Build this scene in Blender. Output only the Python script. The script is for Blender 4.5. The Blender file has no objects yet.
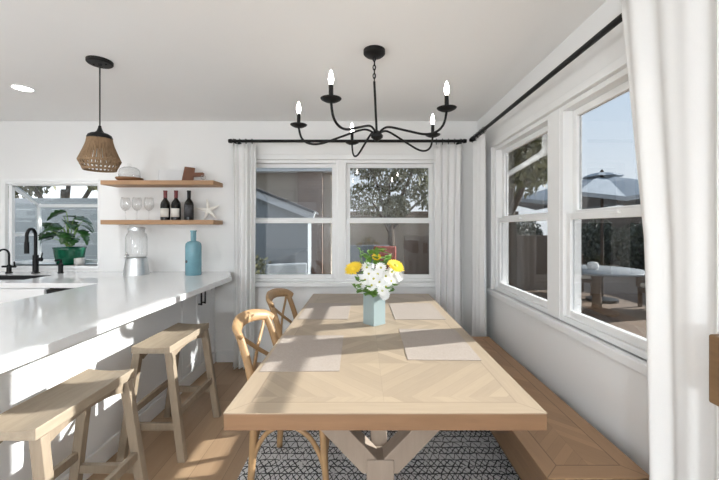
import bpy, bmesh, math, random
from mathutils import Vector, Matrix, Euler, Quaternion
random.seed(7)
PI = math.pi
R = math.radians
scn = bpy.context.scene
col = scn.collection
H = 1.357            # eye height
F = 355.0            # focal length in pixels of the 719 wide frame

# ------------------------------------------------------------------ materials
class NT:
    def __init__(self, name):
        self.m = bpy.data.materials.new(name)
        self.m.use_nodes = True
        self.t = self.m.node_tree
        self.t.nodes.clear()
        self.out = self.t.nodes.new('ShaderNodeOutputMaterial')
    def n(self, typ, **kw):
        nd = self.t.nodes.new(typ)
        for k, v in kw.items():
            if k in nd.inputs:
                nd.inputs[k].default_value = v
            else:
                setattr(nd, k, v)
        return nd
    def l(self, a, b):
        self.t.links.new(a, b)
    def math(self, op, a, b=None, c=None):
        nd = self.t.nodes.new('ShaderNodeMath'); nd.operation = op
        for i, v in enumerate((a, b, c)):
            if v is None: continue
            if isinstance(v, (int, float)): nd.inputs[i].default_value = v
            else: self.l(v, nd.inputs[i])
        return nd.outputs[0]
    def mix(self, f, a, b):
        nd = self.t.nodes.new('ShaderNodeMix'); nd.data_type = 'RGBA'
        for s, v in ((nd.inputs[0], f), (nd.inputs[6], a), (nd.inputs[7], b)):
            if isinstance(v, (int, float)): s.default_value = v
            elif isinstance(v, tuple): s.default_value = (*v[:3], 1)
            else: self.l(v, s)
        return nd.outputs[2]
    def combine(self, x, y, z=0.0):
        nd = self.t.nodes.new('ShaderNodeCombineXYZ')
        for i, v in enumerate((x, y, z)):
            if isinstance(v, (int, float)): nd.inputs[i].default_value = v
            else: self.l(v, nd.inputs[i])
        return nd.outputs[0]
    def coord(self):
        tc = self.n('ShaderNodeTexCoord')
        sp = self.n('ShaderNodeSeparateXYZ')
        self.l(tc.outputs['Object'], sp.inputs[0])
        return tc.outputs['Object'], sp.outputs[0], sp.outputs[1], sp.outputs[2]
    def noise(self, vec, scale, detail=3, rough=.55):
        nd = self.n('ShaderNodeTexNoise'); nd.inputs['Scale'].default_value = scale
        nd.inputs['Detail'].default_value = detail; nd.inputs['Roughness'].default_value = rough
        if vec is not None: self.l(vec, nd.inputs['Vector'])
        return nd.outputs['Fac']
    def rand(self, vec):
        nd = self.n('ShaderNodeTexWhiteNoise'); nd.noise_dimensions = '3D'
        self.l(vec, nd.inputs['Vector'])
        return nd.outputs['Value']
    def bsdf(self, color, rough=.5, metallic=0, bump=None, bstr=.2, bdist=.002, coat=0, spec=.5, **kw):
        p = self.n('ShaderNodeBsdfPrincipled')
        if isinstance(color, tuple): p.inputs['Base Color'].default_value = (*color[:3], 1)
        else: self.l(color, p.inputs['Base Color'])
        if isinstance(rough, (int, float)): p.inputs['Roughness'].default_value = rough
        else: self.l(rough, p.inputs['Roughness'])
        p.inputs['Metallic'].default_value = metallic
        p.inputs['Coat Weight'].default_value = coat
        p.inputs['Specular IOR Level'].default_value = spec
        for k, v in kw.items(): p.inputs[k].default_value = v
        if bump is not None:
            b = self.n('ShaderNodeBump'); b.inputs['Strength'].default_value = bstr
            b.inputs['Distance'].default_value = bdist
            self.l(bump, b.inputs['Height']); self.l(b.outputs[0], p.inputs['Normal'])
        self.l(p.outputs[0], self.out.inputs[0])
        return p

def plain(name, c, rough=.5, metallic=0, var=.06, scale=14, bstr=.05, spec=.5, **kw):
    t = NT(name); v, x, y, z = t.coord()
    nz = t.noise(v, scale)
    lo = tuple(a * (1 - var) for a in c); hi = tuple(min(1, a * (1 + var)) for a in c)
    t.bsdf(t.mix(nz, lo, hi), rough, metallic, bump=nz, bstr=bstr, spec=spec, **kw)
    return t.m

def wood(name, c, var=.25, axis='y', gscale=9, rough=.5, spec=.4):
    """wood with its grain along one local axis"""
    t = NT(name); v, x, y, z = t.coord()
    k = {'x': (.12, 1, 1), 'y': (1, .12, 1), 'z': (1, 1, .12)}[axis]
    vec = t.combine(t.math('MULTIPLY', x, k[0]), t.math('MULTIPLY', y, k[1]), t.math('MULTIPLY', z, k[2]))
    g = t.noise(vec, gscale * 6, 4, .65)
    g2 = t.noise(vec, gscale, 2)
    f = t.math('ADD', t.math('MULTIPLY', g, .55), t.math('MULTIPLY', g2, .45))
    f = t.math('SMOOTH_MIN', t.math('MAXIMUM', t.math('MULTIPLY_ADD', f, 2.2, -.6), 0), 1, .1)
    lo = tuple(a * (1 - var) for a in c); hi = tuple(min(1, a * (1 + var * .7)) for a in c)
    t.bsdf(t.mix(f, lo, hi), rough, bump=g, bstr=.12, spec=spec)
    return t.m

def parquet(name, c, hw, hl, border, plank, period, var=.16, diamond=True, seam=.0028, seam_k=.32):
    """mitred border round a field of boards laid in diamonds (local xy centred on the top)"""
    t = NT(name); v, x, y, z = t.coord()
    ax = t.math('ABSOLUTE', x); ay = t.math('ABSOLUTE', y)
    inx = t.math('SUBTRACT', hw, ax); iny = t.math('SUBTRACT', hl, ay)
    edge = t.math('MINIMUM', inx, iny)
    isb = t.math('LESS_THAN', edge, border)
    # field
    m = t.math('ABSOLUTE', t.math('SUBTRACT', t.math('FLOORED_MODULO', t.math('ADD', y, period * 50.5), period), period / 2))
    u = ax if diamond else t.math('ABSOLUTE', x)
    if not diamond: m = t.math('ADD', y, 20.0)
    across = t.math('ADD', u, m); along = t.math('SUBTRACT', u, m)
    q = t.math('DIVIDE', across, plank)
    idx = t.math('FLOOR', q); fr = t.math('FRACT', q)
    sgnx = t.math('SIGN', x)
    cell = t.math('FLOOR', t.math('DIVIDE', t.math('ADD', y, period * 50), period / 2)) if diamond else 0.0
    rnd = t.rand(t.combine(idx, sgnx, cell))
    ds = t.math('MULTIPLY', t.math('MINIMUM', fr, t.math('SUBTRACT', 1, fr)), plank)
    grain = t.noise(t.combine(t.math('MULTIPLY', across, 70), t.math('MULTIPLY', along, 6), rnd), 1, 4, .6)
    # border boards
    vert = t.math('LESS_THAN', inx, iny)
    gb = t.noise(t.combine(t.math('MULTIPLY', x, 60), t.math('MULTIPLY', y, 5), 0), 1, 4, .6)
    gb2 = t.noise(t.combine(t.math('MULTIPLY', x, 5), t.math('MULTIPLY', y, 60), 3), 1, 4, .6)
    gbm = t.math('ADD', t.math('MULTIPLY', gb, vert), t.math('MULTIPLY', gb2, t.math('SUBTRACT', 1, vert)))
    tone_f = t.math('ADD', t.math('MULTIPLY', rnd, .55), t.math('MULTIPLY', grain, .45))
    tone_b = t.math('ADD', t.math('MULTIPLY', gbm, .6), .2)
    tone = t.math('ADD', t.math('MULTIPLY', tone_b, isb), t.math('MULTIPLY', tone_f, t.math('SUBTRACT', 1, isb)))
    lo = tuple(a * (1 - var) for a in c); hi = tuple(min(1, a * (1 + var)) for a in c)
    colr = t.mix(tone, lo, hi)
    # seams
    s1 = t.math('MULTIPLY', t.math('LESS_THAN', ds, seam * .4), t.math('SUBTRACT', 1, isb))
    s2 = t.math('LESS_THAN', t.math('ABSOLUTE', t.math('SUBTRACT', edge, border)), seam)
    s3 = t.math('MULTIPLY', t.math('LESS_THAN', t.math('ABSOLUTE', t.math('SUBTRACT', inx, iny)), seam), isb)
    s4 = t.math('MULTIPLY', t.math('LESS_THAN', ax, seam * .5), t.math('SUBTRACT', 1, isb))
    s = t.math('MAXIMUM', t.math('MAXIMUM', t.math('MULTIPLY', s1, .45), t.math('MULTIPLY', s4, .4)), t.math('MULTIPLY', t.math('MAXIMUM', s2, s3), .8))
    colr = t.mix(t.math('MULTIPLY', s, seam_k), colr, tuple(a * .3 for a in c))
    t.bsdf(colr, .5, bump=grain, bstr=.06, spec=.4)
    return t.m

def glass_mat(name, tint=(1, 1, 1), refl=1.0, rough=0.0):
    t = NT(name)
    tr = t.n('ShaderNodeBsdfTransparent'); tr.inputs[0].default_value = (*tint, 1)
    gl = t.n('ShaderNodeBsdfGlossy'); gl.inputs['Roughness'].default_value = rough
    lw = t.n('ShaderNodeLayerWeight'); lw.inputs['Blend'].default_value = .5
    fr = t.math('MULTIPLY_ADD', t.math('POWER', lw.outputs['Facing'], 5), .9, .045)
    mx = t.n('ShaderNodeMixShader')
    t.l(t.math('MULTIPLY', fr, refl), mx.inputs[0])
    t.l(tr.outputs[0], mx.inputs[1]); t.l(gl.outputs[0], mx.inputs[2])
    t.l(mx.outputs[0], t.out.inputs[0])
    return t.m

def emit_mat(name, c, s):
    t = NT(name); v, x, y, z = t.coord()
    e = t.n('ShaderNodeEmission'); e.inputs['Color'].default_value = (*c, 1); e.inputs['Strength'].default_value = s
    t.l(e.outputs[0], t.out.inputs[0])
    return t.m

def fabric(name, c, transl=.35, weave=420):
    t = NT(name); v, x, y, z = t.coord()
    nz = t.noise(v, weave, 1)
    d = t.n('ShaderNodeBsdfDiffuse'); tl = t.n('ShaderNodeBsdfTranslucent')
    cc = t.mix(nz, tuple(a * .95 for a in c), c)
    t.l(cc, d.inputs[0]); t.l(cc, tl.inputs[0])
    mx = t.n('ShaderNodeMixShader'); mx.inputs[0].default_value = transl
    t.l(d.outputs[0], mx.inputs[1]); t.l(tl.outputs[0], mx.inputs[2])
    t.l(mx.outputs[0], t.out.inputs[0])
    return t.m

def leaf_mat(name, c, var=.35, rough=.45):
    t = NT(name); v, x, y, z = t.coord()
    nz = t.noise(v, 3.0, 3)
    t.bsdf(t.mix(nz, tuple(a * (1 - var) for a in c), tuple(min(1, a * (1 + var)) for a in c)), rough)
    return t.m

M = {}
M['wall'] = plain('white wall paint', (.84, .835, .825), .75, var=.012, scale=3, bstr=.02, spec=.2)
M['ceiling'] = plain('white ceiling paint', (.88, .877, .87), .85, var=.012, scale=3, bstr=.02, spec=.15)
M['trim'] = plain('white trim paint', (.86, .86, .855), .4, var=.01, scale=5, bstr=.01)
M['cab'] = plain('white cabinet lacquer', (.83, .835, .84), .4, var=.01, scale=5, bstr=.01)
M['black'] = plain('black iron', (.006, .006, .0065), .5, var=.2, scale=40, bstr=.05, spec=.3)
M['blackmatte'] = plain('matt black sink composite', (.018, .019, .02), .5, var=.2, scale=60)
M['steel'] = plain('brushed steel', (.55, .56, .57), .28, 1.0, var=.08, scale=30)
M['galv'] = plain('galvanised metal', (.62, .64, .65), .32, .9, var=.16, scale=18)
M['chrome'] = plain('chrome ring', (.7, .7, .7), .15, 1.0, var=.05)
M['stool'] = wood('greyed oak seat board', (.37, .30, .222), .28, 'y', 8)
M['stoolleg'] = wood('greyed oak leg', (.31, .245, .178), .26, 'z', 8)
M['chair'] = wood('honey brown chair timber', (.42, .26, .13), .25, 'z', 8, rough=.45)
M['tableedge'] = wood('oak table edge board', (.235, .132, .07), .2, 'x', 6)
M['tableleg'] = wood('taupe oak trestle', (.33, .26, .205), .18, 'z', 6)
M['benchside'] = wood('brown oak bench side', (.22, .13, .07), .24, 'y', 6)
M['shelf'] = wood('warm oak shelf board', (.40, .235, .125), .22, 'x', 6)
M['boardwood'] = wood('dark walnut board', (.17, .065, .03), .25, 'z', 9)
M['acacia'] = wood('brown acacia plate', (.24, .115, .05), .25, 'x', 9)
M['mantel'] = wood('rustic mantel beam', (.20, .115, .055), .3, 'y', 7)
M['pane'] = glass_mat('window glass', (.60, .615, .62), 1.0)
M['clearpane'] = glass_mat('clear window glass', (.86, .88, .88), 1.0)
M['glass'] = glass_mat('clear table glass', (.985, .988, .988), 1.2, .02)
M['curtain'] = fabric('white linen curtain', (.93, .925, .915), .12)
M['bulb'] = emit_mat('lit candle bulb', (1, .95, .88), 22)
M['can'] = emit_mat('lit ceiling downlight', (1, .97, .92), 14)
M['mat'] = None

def mk_quartz():
    t = NT('white quartz worktop'); v, x, y, z = t.coord()
    n1 = t.noise(v, 2.2, 5); n2 = t.noise(v, 160, 1)
    f = t.math('ADD', t.math('MULTIPLY', n1, .7), t.math('MULTIPLY', n2, .3))
    t.bsdf(t.mix(f, (.77, .775, .78), (.86, .86, .86)), .08, spec=.5)
    return t.m
M['quartz'] = mk_quartz()

def mk_floor():
    t = NT('oak plank floor'); v, x, y, z = t.coord()
    w = .19; L = 1.6
    row = t.math('FLOOR', t.math('DIVIDE', x, w))
    off = t.math('MULTIPLY', t.rand(t.combine(row, 3.0, 1.0)), L)
    q = t.math('DIVIDE', t.math('ADD', y, off), L)
    idx = t.math('FLOOR', q)
    r = t.rand(t.combine(row, idx, 0.5))
    g = t.noise(t.combine(t.math('MULTIPLY', x, 55), t.math('MULTIPLY', y, 3), t.math('MULTIPLY', r, 9)), 1, 4, .62)
    g2 = t.noise(t.combine(t.math('MULTIPLY', x, 9), t.math('MULTIPLY', y, 1.2), t.math('MULTIPLY', r, 9)), 1, 2)
    tone = t.math('ADD', t.math('MULTIPLY', r, .35), t.math('ADD', t.math('MULTIPLY', g, .4), t.math('MULTIPLY', g2, .3)))
    c = t.mix(tone, (.27, .165, .095), (.50, .345, .215))
    fx = t.math('FRACT', t.math('DIVIDE', x, w)); fy = t.math('FRACT', q)
    dx = t.math('MULTIPLY', t.math('MINIMUM', fx, t.math('SUBTRACT', 1, fx)), w)
    dy = t.math('MULTIPLY', t.math('MINIMUM', fy, t.math('SUBTRACT', 1, fy)), L)
    s = t.math('LESS_THAN', t.math('MINIMUM', dx, dy), .0016)
    c = t.mix(t.math('MULTIPLY', s, .55), c, (.09, .05, .03))
    t.bsdf(c, .38, bump=g, bstr=.05, spec=.45)
    return t.m
M['floor'] = mk_floor()

def mk_rug():
    t = NT('grey and black woven rug'); v, x0, y0, z = t.coord()
    wob = t.noise(v, 9, 3)
    x = t.math('ADD', x0, t.math('MULTIPLY', t.math('SUBTRACT', wob, .5), .05))
    y = t.math('ADD', y0, t.math('MULTIPLY', t.math('SUBTRACT', t.noise(v, 13, 2), .5), .03))
    rh = .058
    ry = t.math('DIVIDE', y, rh); row = t.math('FLOOR', ry); fy = t.math('FRACT', ry)
    shift = t.rand(t.combine(row, 1.0, 2.0))
    kind = t.rand(t.combine(row, 7.0, 4.0))
    px = t.math('MULTIPLY_ADD', kind, .04, .042)
    fx = t.math('FRACT', t.math('ADD', t.math('DIVIDE', x, px), shift))
    tri = t.math('ABSOLUTE', t.math('MULTIPLY_ADD', fx, 2, -1))
    zig = t.math('LESS_THAN', t.math('ABSOLUTE', t.math('SUBTRACT', tri, fy)), .10)
    zag = t.math('LESS_THAN', t.math('ABSOLUTE', t.math('SUBTRACT', t.math('SUBTRACT', 1, tri), fy)), .10)
    zag = t.math('MULTIPLY', zag, t.math('GREATER_THAN', kind, .45))
    line = t.math('LESS_THAN', t.math('MINIMUM', fy, t.math('SUBTRACT', 1, fy)), .075)
    pat = t.math('MAXIMUM', t.math('MAXIMUM', zig, zag), line)
    worn = t.math('GREATER_THAN', t.noise(v, 38, 2), .36)
    pat = t.math('MULTIPLY', pat, worn)
    tuft = t.noise(v, 240, 2)
    base = t.mix(tuft, (.50, .50, .51), (.86, .855, .85))
    c = t.mix(t.math('MULTIPLY', pat, .93), base, (.025, .025, .028))
    h = t.math('SUBTRACT', tuft, t.math('MULTIPLY', pat, .6))
    t.bsdf(c, .95, bump=h, bstr=.5, bdist=.006, spec=.1)
    return t.m
M['rug'] = mk_rug()

def mk_mat():
    t = NT('woven placemat fibre'); v, x, y, z = t.coord()
    a = t.math('SINE', t.math('MULTIPLY', x, 1300)); b = t.math('SINE', t.math('MULTIPLY', y, 1300))
    w = t.math('MULTIPLY_ADD', t.math('MULTIPLY', a, b), .5, .5)
    n = t.noise(v, 120, 2)
    c = t.mix(t.math('ADD', t.math('MULTIPLY', w, .4), t.math('MULTIPLY', n, .6)), (.33, .275, .235), (.50, .435, .385))
    t.bsdf(c, .8, bump=w, bstr=.25, bdist=.001, spec=.2)
    return t.m
M['mat'] = mk_mat()
M['tabletop'] = parquet('pale oak table top in diamonds', (.405, .318, .228), .523, 1.04, .07, .068, .62, .20)
M['benchtop'] = parquet('brown oak bench top in chevrons', (.355, .215, .12), .195, .86, .07, .055, .5, .22, diamond=False, seam_k=.7)

def mk_brick(name, c1, c2, mortar, scale, bw=.5, rh=.25, axis='xz'):
    t = NT(name); v, x, y, z = t.coord()
    b = t.n('ShaderNodeTexBrick')
    b.inputs['Color1'].default_value = (*c1, 1); b.inputs['Color2'].default_value = (*c2, 1)
    b.inputs['Mortar'].default_value = (*mortar, 1); b.inputs['Scale'].default_value = scale
    b.inputs['Mortar Size'].default_value = .02
    t.l(t.combine(x if axis == 'xz' else y, z, 0), b.inputs['Vector'])
    t.bsdf(b.outputs['Color'], .85, bump=b.outputs['Fac'], bstr=-.6, bdist=.006)
    return t.m
M['brick'] = mk_brick('brown chimney brick', (.17, .105, .08), (.23, .15, .115), (.25, .21, .18), 3)
M['whitebrick'] = mk_brick('white painted brick', (.8, .79, .77), (.82, .81, .8), (.72, .71, .7), 3.2, axis='yz')
M['stucco'] = plain('beige stucco', (.36, .305, .25), .9, var=.1, scale=6, bstr=.2)
M['fencegrey'] = plain('grey fence paint', (.27, .28, .275), .8, var=.06, scale=4)
M['greywall'] = plain('grey blue siding', (.29, .315, .33), .8, var=.06, scale=4)
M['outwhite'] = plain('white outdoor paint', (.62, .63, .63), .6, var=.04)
M['rooftile'] = plain('dark grey shingles', (.075, .078, .085), .9, var=.3, scale=22, bstr=.3)
M['brownwall'] = plain('brown stucco wall', (.19, .14, .105), .9, var=.1, scale=5, bstr=.2)
M['fence'] = wood('dark stained fence', (.075, .05, .035), .3, 'z', 4, rough=.8)
M['deck'] = wood('brown timber deck', (.16, .105, .068), .3, 'y', 3, rough=.7)
M['soil'] = plain('potting soil', (.03, .02, .012), .95, var=.4, scale=60, bstr=.5)
M['canopy'] = plain('slate blue umbrella cloth', (.30, .335, .375), .85, var=.05, scale=8)
M['patio'] = plain('grey stone table top', (.17, .185, .20), .5, var=.1, scale=20)
M['wicker'] = plain('brown wicker', (.13, .085, .055), .8, var=.4, scale=70, bstr=.6)
M['cream'] = plain('cream outdoor cushion', (.66, .61, .52), .85, var=.05)
M['red'] = plain('red canvas', (.45, .085, .055), .8, var=.08)
M['tree'] = leaf_mat('olive green tree leaves', (.15, .145, .07))
M['hedge'] = leaf_mat('dark hedge leaves', (.05, .055, .028))
M['bark'] = wood('tree bark', (.09, .065, .045), .4, 'z', 12, rough=.9)
M['monstera'] = leaf_mat('glossy dark green leaf', (.022, .078, .016), .5, .3)
M['stalk'] = plain('green plant stalk', (.16, .28, .05), .5)
M['greenpot'] = plain('green glazed pot', (.008, .095, .05), .18, var=.5, scale=26, bstr=.2)
M['wine'] = plain('dark wine bottle glass', (.008, .008, .007), .15, var=.2, spec=.35)
M['capsule'] = plain('dark red foil capsule', (.16, .018, .02), .35, var=.15)
M['paper'] = plain('cream paper label', (.72, .69, .63), .7, var=.03)
M['darklabel'] = plain('dark printed label', (.05, .05, .055), .5, var=.5, scale=120)
M['blueglass'] = plain('teal blue glazed bottle', (.17, .345, .405), .22, var=.14, scale=16)
M['bluevase'] = plain('pale blue ceramic', (.30, .372, .378), .4, var=.03)
M['white'] = plain('white petals', (.86, .86, .84), .6, var=.03)
M['yellow'] = plain('yellow petals', (.86, .60, .035), .55, var=.12, scale=40)
M['eye'] = plain('yellow green flower eye', (.48, .46, .06), .7, var=.2, scale=60)
M['leafg'] = leaf_mat('fresh green bouquet leaf', (.13, .27, .045))
M['star'] = plain('pale dried starfish', (.80, .77, .71), .85, var=.06, scale=60, bstr=.4)
M['jute'] = wood('brown jute rope', (.30, .195, .112), .4, 'z', 20, rough=.85)
M['marble'] = plain('pale grey marble', (.70, .70, .70), .3, var=.08, scale=6)
M['ceramic'] = plain('off white ceramic', (.70, .68, .65), .4, var=.03)
M['cane'] = plain('woven cane seat', (.50, .36, .20), .7, var=.3, scale=90, bstr=.5)
M['cable'] = plain('dark cable', (.03, .03, .03), .6)
M['concrete'] = plain('pale concrete ground', (.20, .19, .18), .9, var=.1, scale=3)

# ------------------------------------------------------------------ geometry helpers
def smooth_path(pts, n=6):
    P = [Vector(p) for p in pts]
    if len(P) < 3: return P
    out = []
    for i in range(len(P) - 1):
        p0 = P[max(i - 1, 0)]; p1 = P[i]; p2 = P[i + 1]; p3 = P[min(i + 2, len(P) - 1)]
        for k in range(n):
            t = k / n
            out.append(.5 * ((2 * p1) + (p2 - p0) * t + (2 * p0 - 5 * p1 + 4 * p2 - p3) * t * t + (3 * p1 - p0 - 3 * p2 + p3) * t ** 3))
    out.append(P[-1])
    return out

class MB:
    def __init__(self): self.bm = bmesh.new()
    def poly(self, pts):
        vs = [self.bm.verts.new(p) for p in pts]
        return self.bm.faces.new(vs)
    def box(self, x0, x1, y0, y1, z0, z1, mtx=None):
        c = [(x0, y0, z0), (x1, y0, z0), (x1, y1, z0), (x0, y1, z0), (x0, y0, z1), (x1, y0, z1), (x1, y1, z1), (x0, y1, z1)]
        if mtx is not None: c = [mtx @ Vector(p) for p in c]
        v = [self.bm.verts.new(p) for p in c]
        for f in ((0, 3, 2, 1), (4, 5, 6, 7), (0, 1, 5, 4), (1, 2, 6, 5), (2, 3, 7, 6), (3, 0, 4, 7)):
            self.bm.faces.new([v[i] for i in f])
        return self
    def beam(self, p0, p1, w, d, up=(0, 0, 1), cut=None):
        """bar of w (sideways) by d between two points; cut='z' squares its ends off level"""
        p0 = Vector(p0); p1 = Vector(p1); a = (p1 - p0).normalized()
        s = a.cross(Vector(up))
        if s.length < 1e-4: s = a.cross(Vector((0, 1, 0)))
        s.normalize(); u = s.cross(a)
        ring = []
        for p in (p0, p1):
            r = []
            for i, j in ((-1, -1), (1, -1), (1, 1), (-1, 1)):
                q = p + s * (w / 2 * i) + u * (d / 2 * j)
                if cut == 'z' and abs(a.z) > 1e-3: q = q + a * ((p.z - q.z) / a.z)
                r.append(self.bm.verts.new(q))
            ring.append(r)
        for i in range(4):
            self.bm.faces.new((ring[0][i], ring[0][(i + 1) % 4], ring[1][(i + 1) % 4], ring[1][i]))
        self.bm.faces.new(ring[0][::-1]); self.bm.faces.new(ring[1])
        return self
    def tube(self, pts, r, seg=10, sm=6, flat=None, caps=True):
        """round bar along a path; r number or list; flat=(up vector, ratio) makes it oval"""
        n0 = len(pts)
        P = smooth_path(pts, sm) if sm > 1 else [Vector(p) for p in pts]
        n = len(P)
        def rad(i):
            if isinstance(r, (int, float)): return r
            f = i / (n - 1) * (len(r) - 1); k = min(int(f), len(r) - 2); return r[k] + (r[k + 1] - r[k]) * (f - k)
        t = (P[1] - P[0]).normalized()
        nrm = t.orthogonal().normalized()
        if flat: 
            nrm = Vector(flat[0]); nrm = (nrm - t * nrm.dot(t)).normalized()
        rings = []
        for i in range(n):
            tt = (P[min(i + 1, n - 1)] - P[max(i - 1, 0)]).normalized()
            nrm = (nrm - tt * nrm.dot(tt)).normalized()
            b = tt.cross(nrm)
            k = flat[1] if flat else 1
            rr = rad(i)
            rings.append([self.bm.verts.new(P[i] + nrm * (math.cos(2 * PI * j / seg) * rr * k) + b * (math.sin(2 * PI * j / seg) * rr)) for j in range(seg)])
        for a, b in zip(rings, rings[1:]):
            for j in range(seg):
                self.bm.faces.new((a[j], a[(j + 1) % seg], b[(j + 1) % seg], b[j]))
        if caps:
            self.bm.faces.new(rings[0][::-1]); self.bm.faces.new(rings[-1])
        return self
    def ring(self, c, rad, r, seg=10, n=28, axis='z'):
        rings = []
        for i in range(n):
            a = 2 * PI * i / n
            row = []
            for j in range(seg):
                b = 2 * PI * j / seg
                x = (rad + r * math.cos(b)) * math.cos(a); y = (rad + r * math.cos(b)) * math.sin(a); z = r * math.sin(b)
                p = {'z': (x, y, z), 'x': (z, x, y), 'y': (x, z, y)}[axis]
                row.append(self.bm.verts.new(Vector(c) + Vector(p)))
            rings.append(row)
        for i in range(n):
            A = rings[i]; B = rings[(i + 1) % n]
            for j in range(seg):
                self.bm.faces.new((A[j], B[j], B[(j + 1) % seg], A[(j + 1) % seg]))
        return self
    def lathe(self, prof, c=(0, 0, 0), seg=28, mtx=None):
        """profile of (r, z) turned round the z axis; r=0 ends close it"""
        c = Vector(c); rings = []
        for r, z in prof:
            if r <= 1e-6: pts = [Vector((0, 0, z))]
            else: pts = [Vector((r * math.cos(2 * PI * j / seg), r * math.sin(2 * PI * j / seg), z)) for j in range(seg)]
            rings.append([self.bm.verts.new(c + (mtx @ p if mtx is not None else p)) for p in pts])
        for a, b in zip(rings, rings[1:]):
            for j in range(seg):
                k = (j + 1) % seg
                if len(a) == 1 and len(b) == 1: break
                if len(a) == 1: self.bm.faces.new((a[0], b[k], b[j]))
                elif len(b) == 1: self.bm.faces.new((a[j], a[k], b[0]))
                else: self.bm.faces.new((a[j], a[k], b[k], b[j]))
        return self
    def prism(self, poly, z0, z1, mtx=None):
        f = (lambda p: mtx @ Vector(p)) if mtx is not None else (lambda p: Vector(p))
        lo = [self.bm.verts.new(f((x, y, z0))) for x, y in poly]; hi = [self.bm.verts.new(f((x, y, z1))) for x, y in poly]
        n = len(poly)
        for i in range(n): self.bm.faces.new((lo[i], lo[(i + 1) % n], hi[(i + 1) % n], hi[i]))
        self.bm.faces.new(lo[::-1]); self.bm.faces.new(hi)
        return self
    def frame(self, x0, x1, z0, z1, w, y0, y1, wb=None):
        """picture frame in the xz plane (outer size, member width w)"""
        wb = wb or w
        self.box(x0, x0 + w, y0, y1, z0, z1); self.box(x1 - w, x1, y0, y1, z0, z1)
        self.box(x0 + w, x1 - w, y0, y1, z1 - w, z1); self.box(x0 + w, x1 - w, y0, y1, z0, z0 + wb)
        return self
    def build(self, name, mat, parent=None, smooth=False, bev=0, solid=0, sub=0, recalc=True, loc=None):
        if recalc: bmesh.ops.recalc_face_normals(self.bm, faces=self.bm.faces[:])
        me = bpy.data.meshes.new(name); self.bm.to_mesh(me); self.bm.free()
        o = bpy.data.objects.new(name, me); col.objects.link(o)
        if mat: me.materials.append(mat)
        if parent: o.parent = parent
        if loc: o.location = loc
        if smooth:
            me.polygons.foreach_set('use_smooth', [True] * len(me.polygons))
            if smooth == 'auto':
                for e in me.edges: pass
                md = o.modifiers.new('edges', 'EDGE_SPLIT'); md.split_angle = R(40)
        if solid:
            md = o.modifiers.new('solid', 'SOLIDIFY'); md.thickness = solid; md.offset = 0
        if bev:
            md = o.modifiers.new('bevel', 'BEVEL'); md.width = bev; md.segments = 2; md.limit_method = 'ANGLE'; md.angle_limit = R(40)
        if sub:
            md = o.modifiers.new('sub', 'SUBSURF'); md.levels = sub; md.render_levels = sub
        return o

def empty(name, loc=(0, 0, 0), rz=0):
    o = bpy.data.objects.new(name, None); col.objects.link(o)
    o.location = loc; o.rotation_euler = (0, 0, rz); o.empty_display_size = .05
    return o
def tag(o, label, cat, group=None, kind=None):
    o['label'] = label; o['category'] = cat
    if group: o['group'] = group
    if kind: o['kind'] = kind
    return o
def thing(name, label, cat, loc=(0, 0, 0), rz=0, group=None):
    return tag(empty(name, loc, rz), label, cat, group)
def struct(o, label=None):
    o['kind'] = 'structure'
    if label: o['label'] = label
    return o
def copy_tree(o, parent=None):
    c = o.copy(); col.objects.link(c)
    if parent: c.parent = parent
    for ch in list(o.children): copy_tree(ch, c)
    return c

# ------------------------------------------------------------------ room shell
WY = 3.60; WX = 1.16; CZ = 2.44; LX = -4.6; RY = -2.6; TH = .14
m = MB(); m.box(LX - TH, WX + TH, RY - TH, WY + TH, -.12, 0); struct(m.build('floor', M['floor']), 'light oak plank floor running towards the windows')
m = MB(); m.box(LX - TH, WX + TH, RY - TH, WY + TH, CZ, CZ + .12); struct(m.build('ceiling', M['ceiling']), 'flat white ceiling')

def wall_with_openings(m, a0, a1, ops, fixed0, fixed1, axis):
    def b(u0, u1, z0, z1):
        if u1 - u0 < 1e-5 or z1 - z0 < 1e-5: return
        if axis == 'x': m.box(u0, u1, fixed0, fixed1, z0, z1)
        else: m.box(fixed0, fixed1, u0, u1, z0, z1)
    cur = a0
    for (u0, u1, z0, z1) in sorted(ops):
        b(cur, u0, 0, CZ); b(u0, u1, 0, z0); b(u0, u1, z1, CZ); cur = u1
    b(cur, a1, 0, CZ)
BW = (-1.183, .75, .81, 2.05)          # double window, back wall
GW = (-3.62, -2.675, .975, 1.825)       # garden window over the sink
RW = (1.23, 3.1725, .81, 2.075)           # double window, right wall
m = MB(); wall_with_openings(m, LX, WX + TH, [BW, (-4.15, GW[1], GW[2], GW[3])], WY, WY + TH, 'x'); struct(m.build('wall_back', M['wall']), 'white wall with the double window and floating shelves')
m = MB(); wall_with_openings(m, RY, WY, [RW], WX, WX + TH, 'y'); struct(m.build('wall_right', M['wall']), 'white wall with windows above the bench')
m = MB(); wall_with_openings(m, LX, WX + TH, [(-3.9, -1.3, 0, 2.1)], RY - TH, RY, 'x'); struct(m.build('wall_rear', M['wall']), 'white wall behind the viewer with a wide opening added for sky fill')  # unseen opening, sized to limit the sky fill from behind
m = MB(); m.box(LX - TH, LX, RY, WY + TH, 0, CZ); struct(m.build('wall_left', M['wall']), 'white kitchen wall')

m = MB(); m.box(-1.48, WX - .016, WY - .016, WY, 0, .11); struct(m.build('baseboard_back', M['trim'], bev=.004))
m = MB(); m.box(WX - .016, WX, .96, WY - .016, 0, .11); struct(m.build('baseboard_right', M['trim'], bev=.004))

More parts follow.
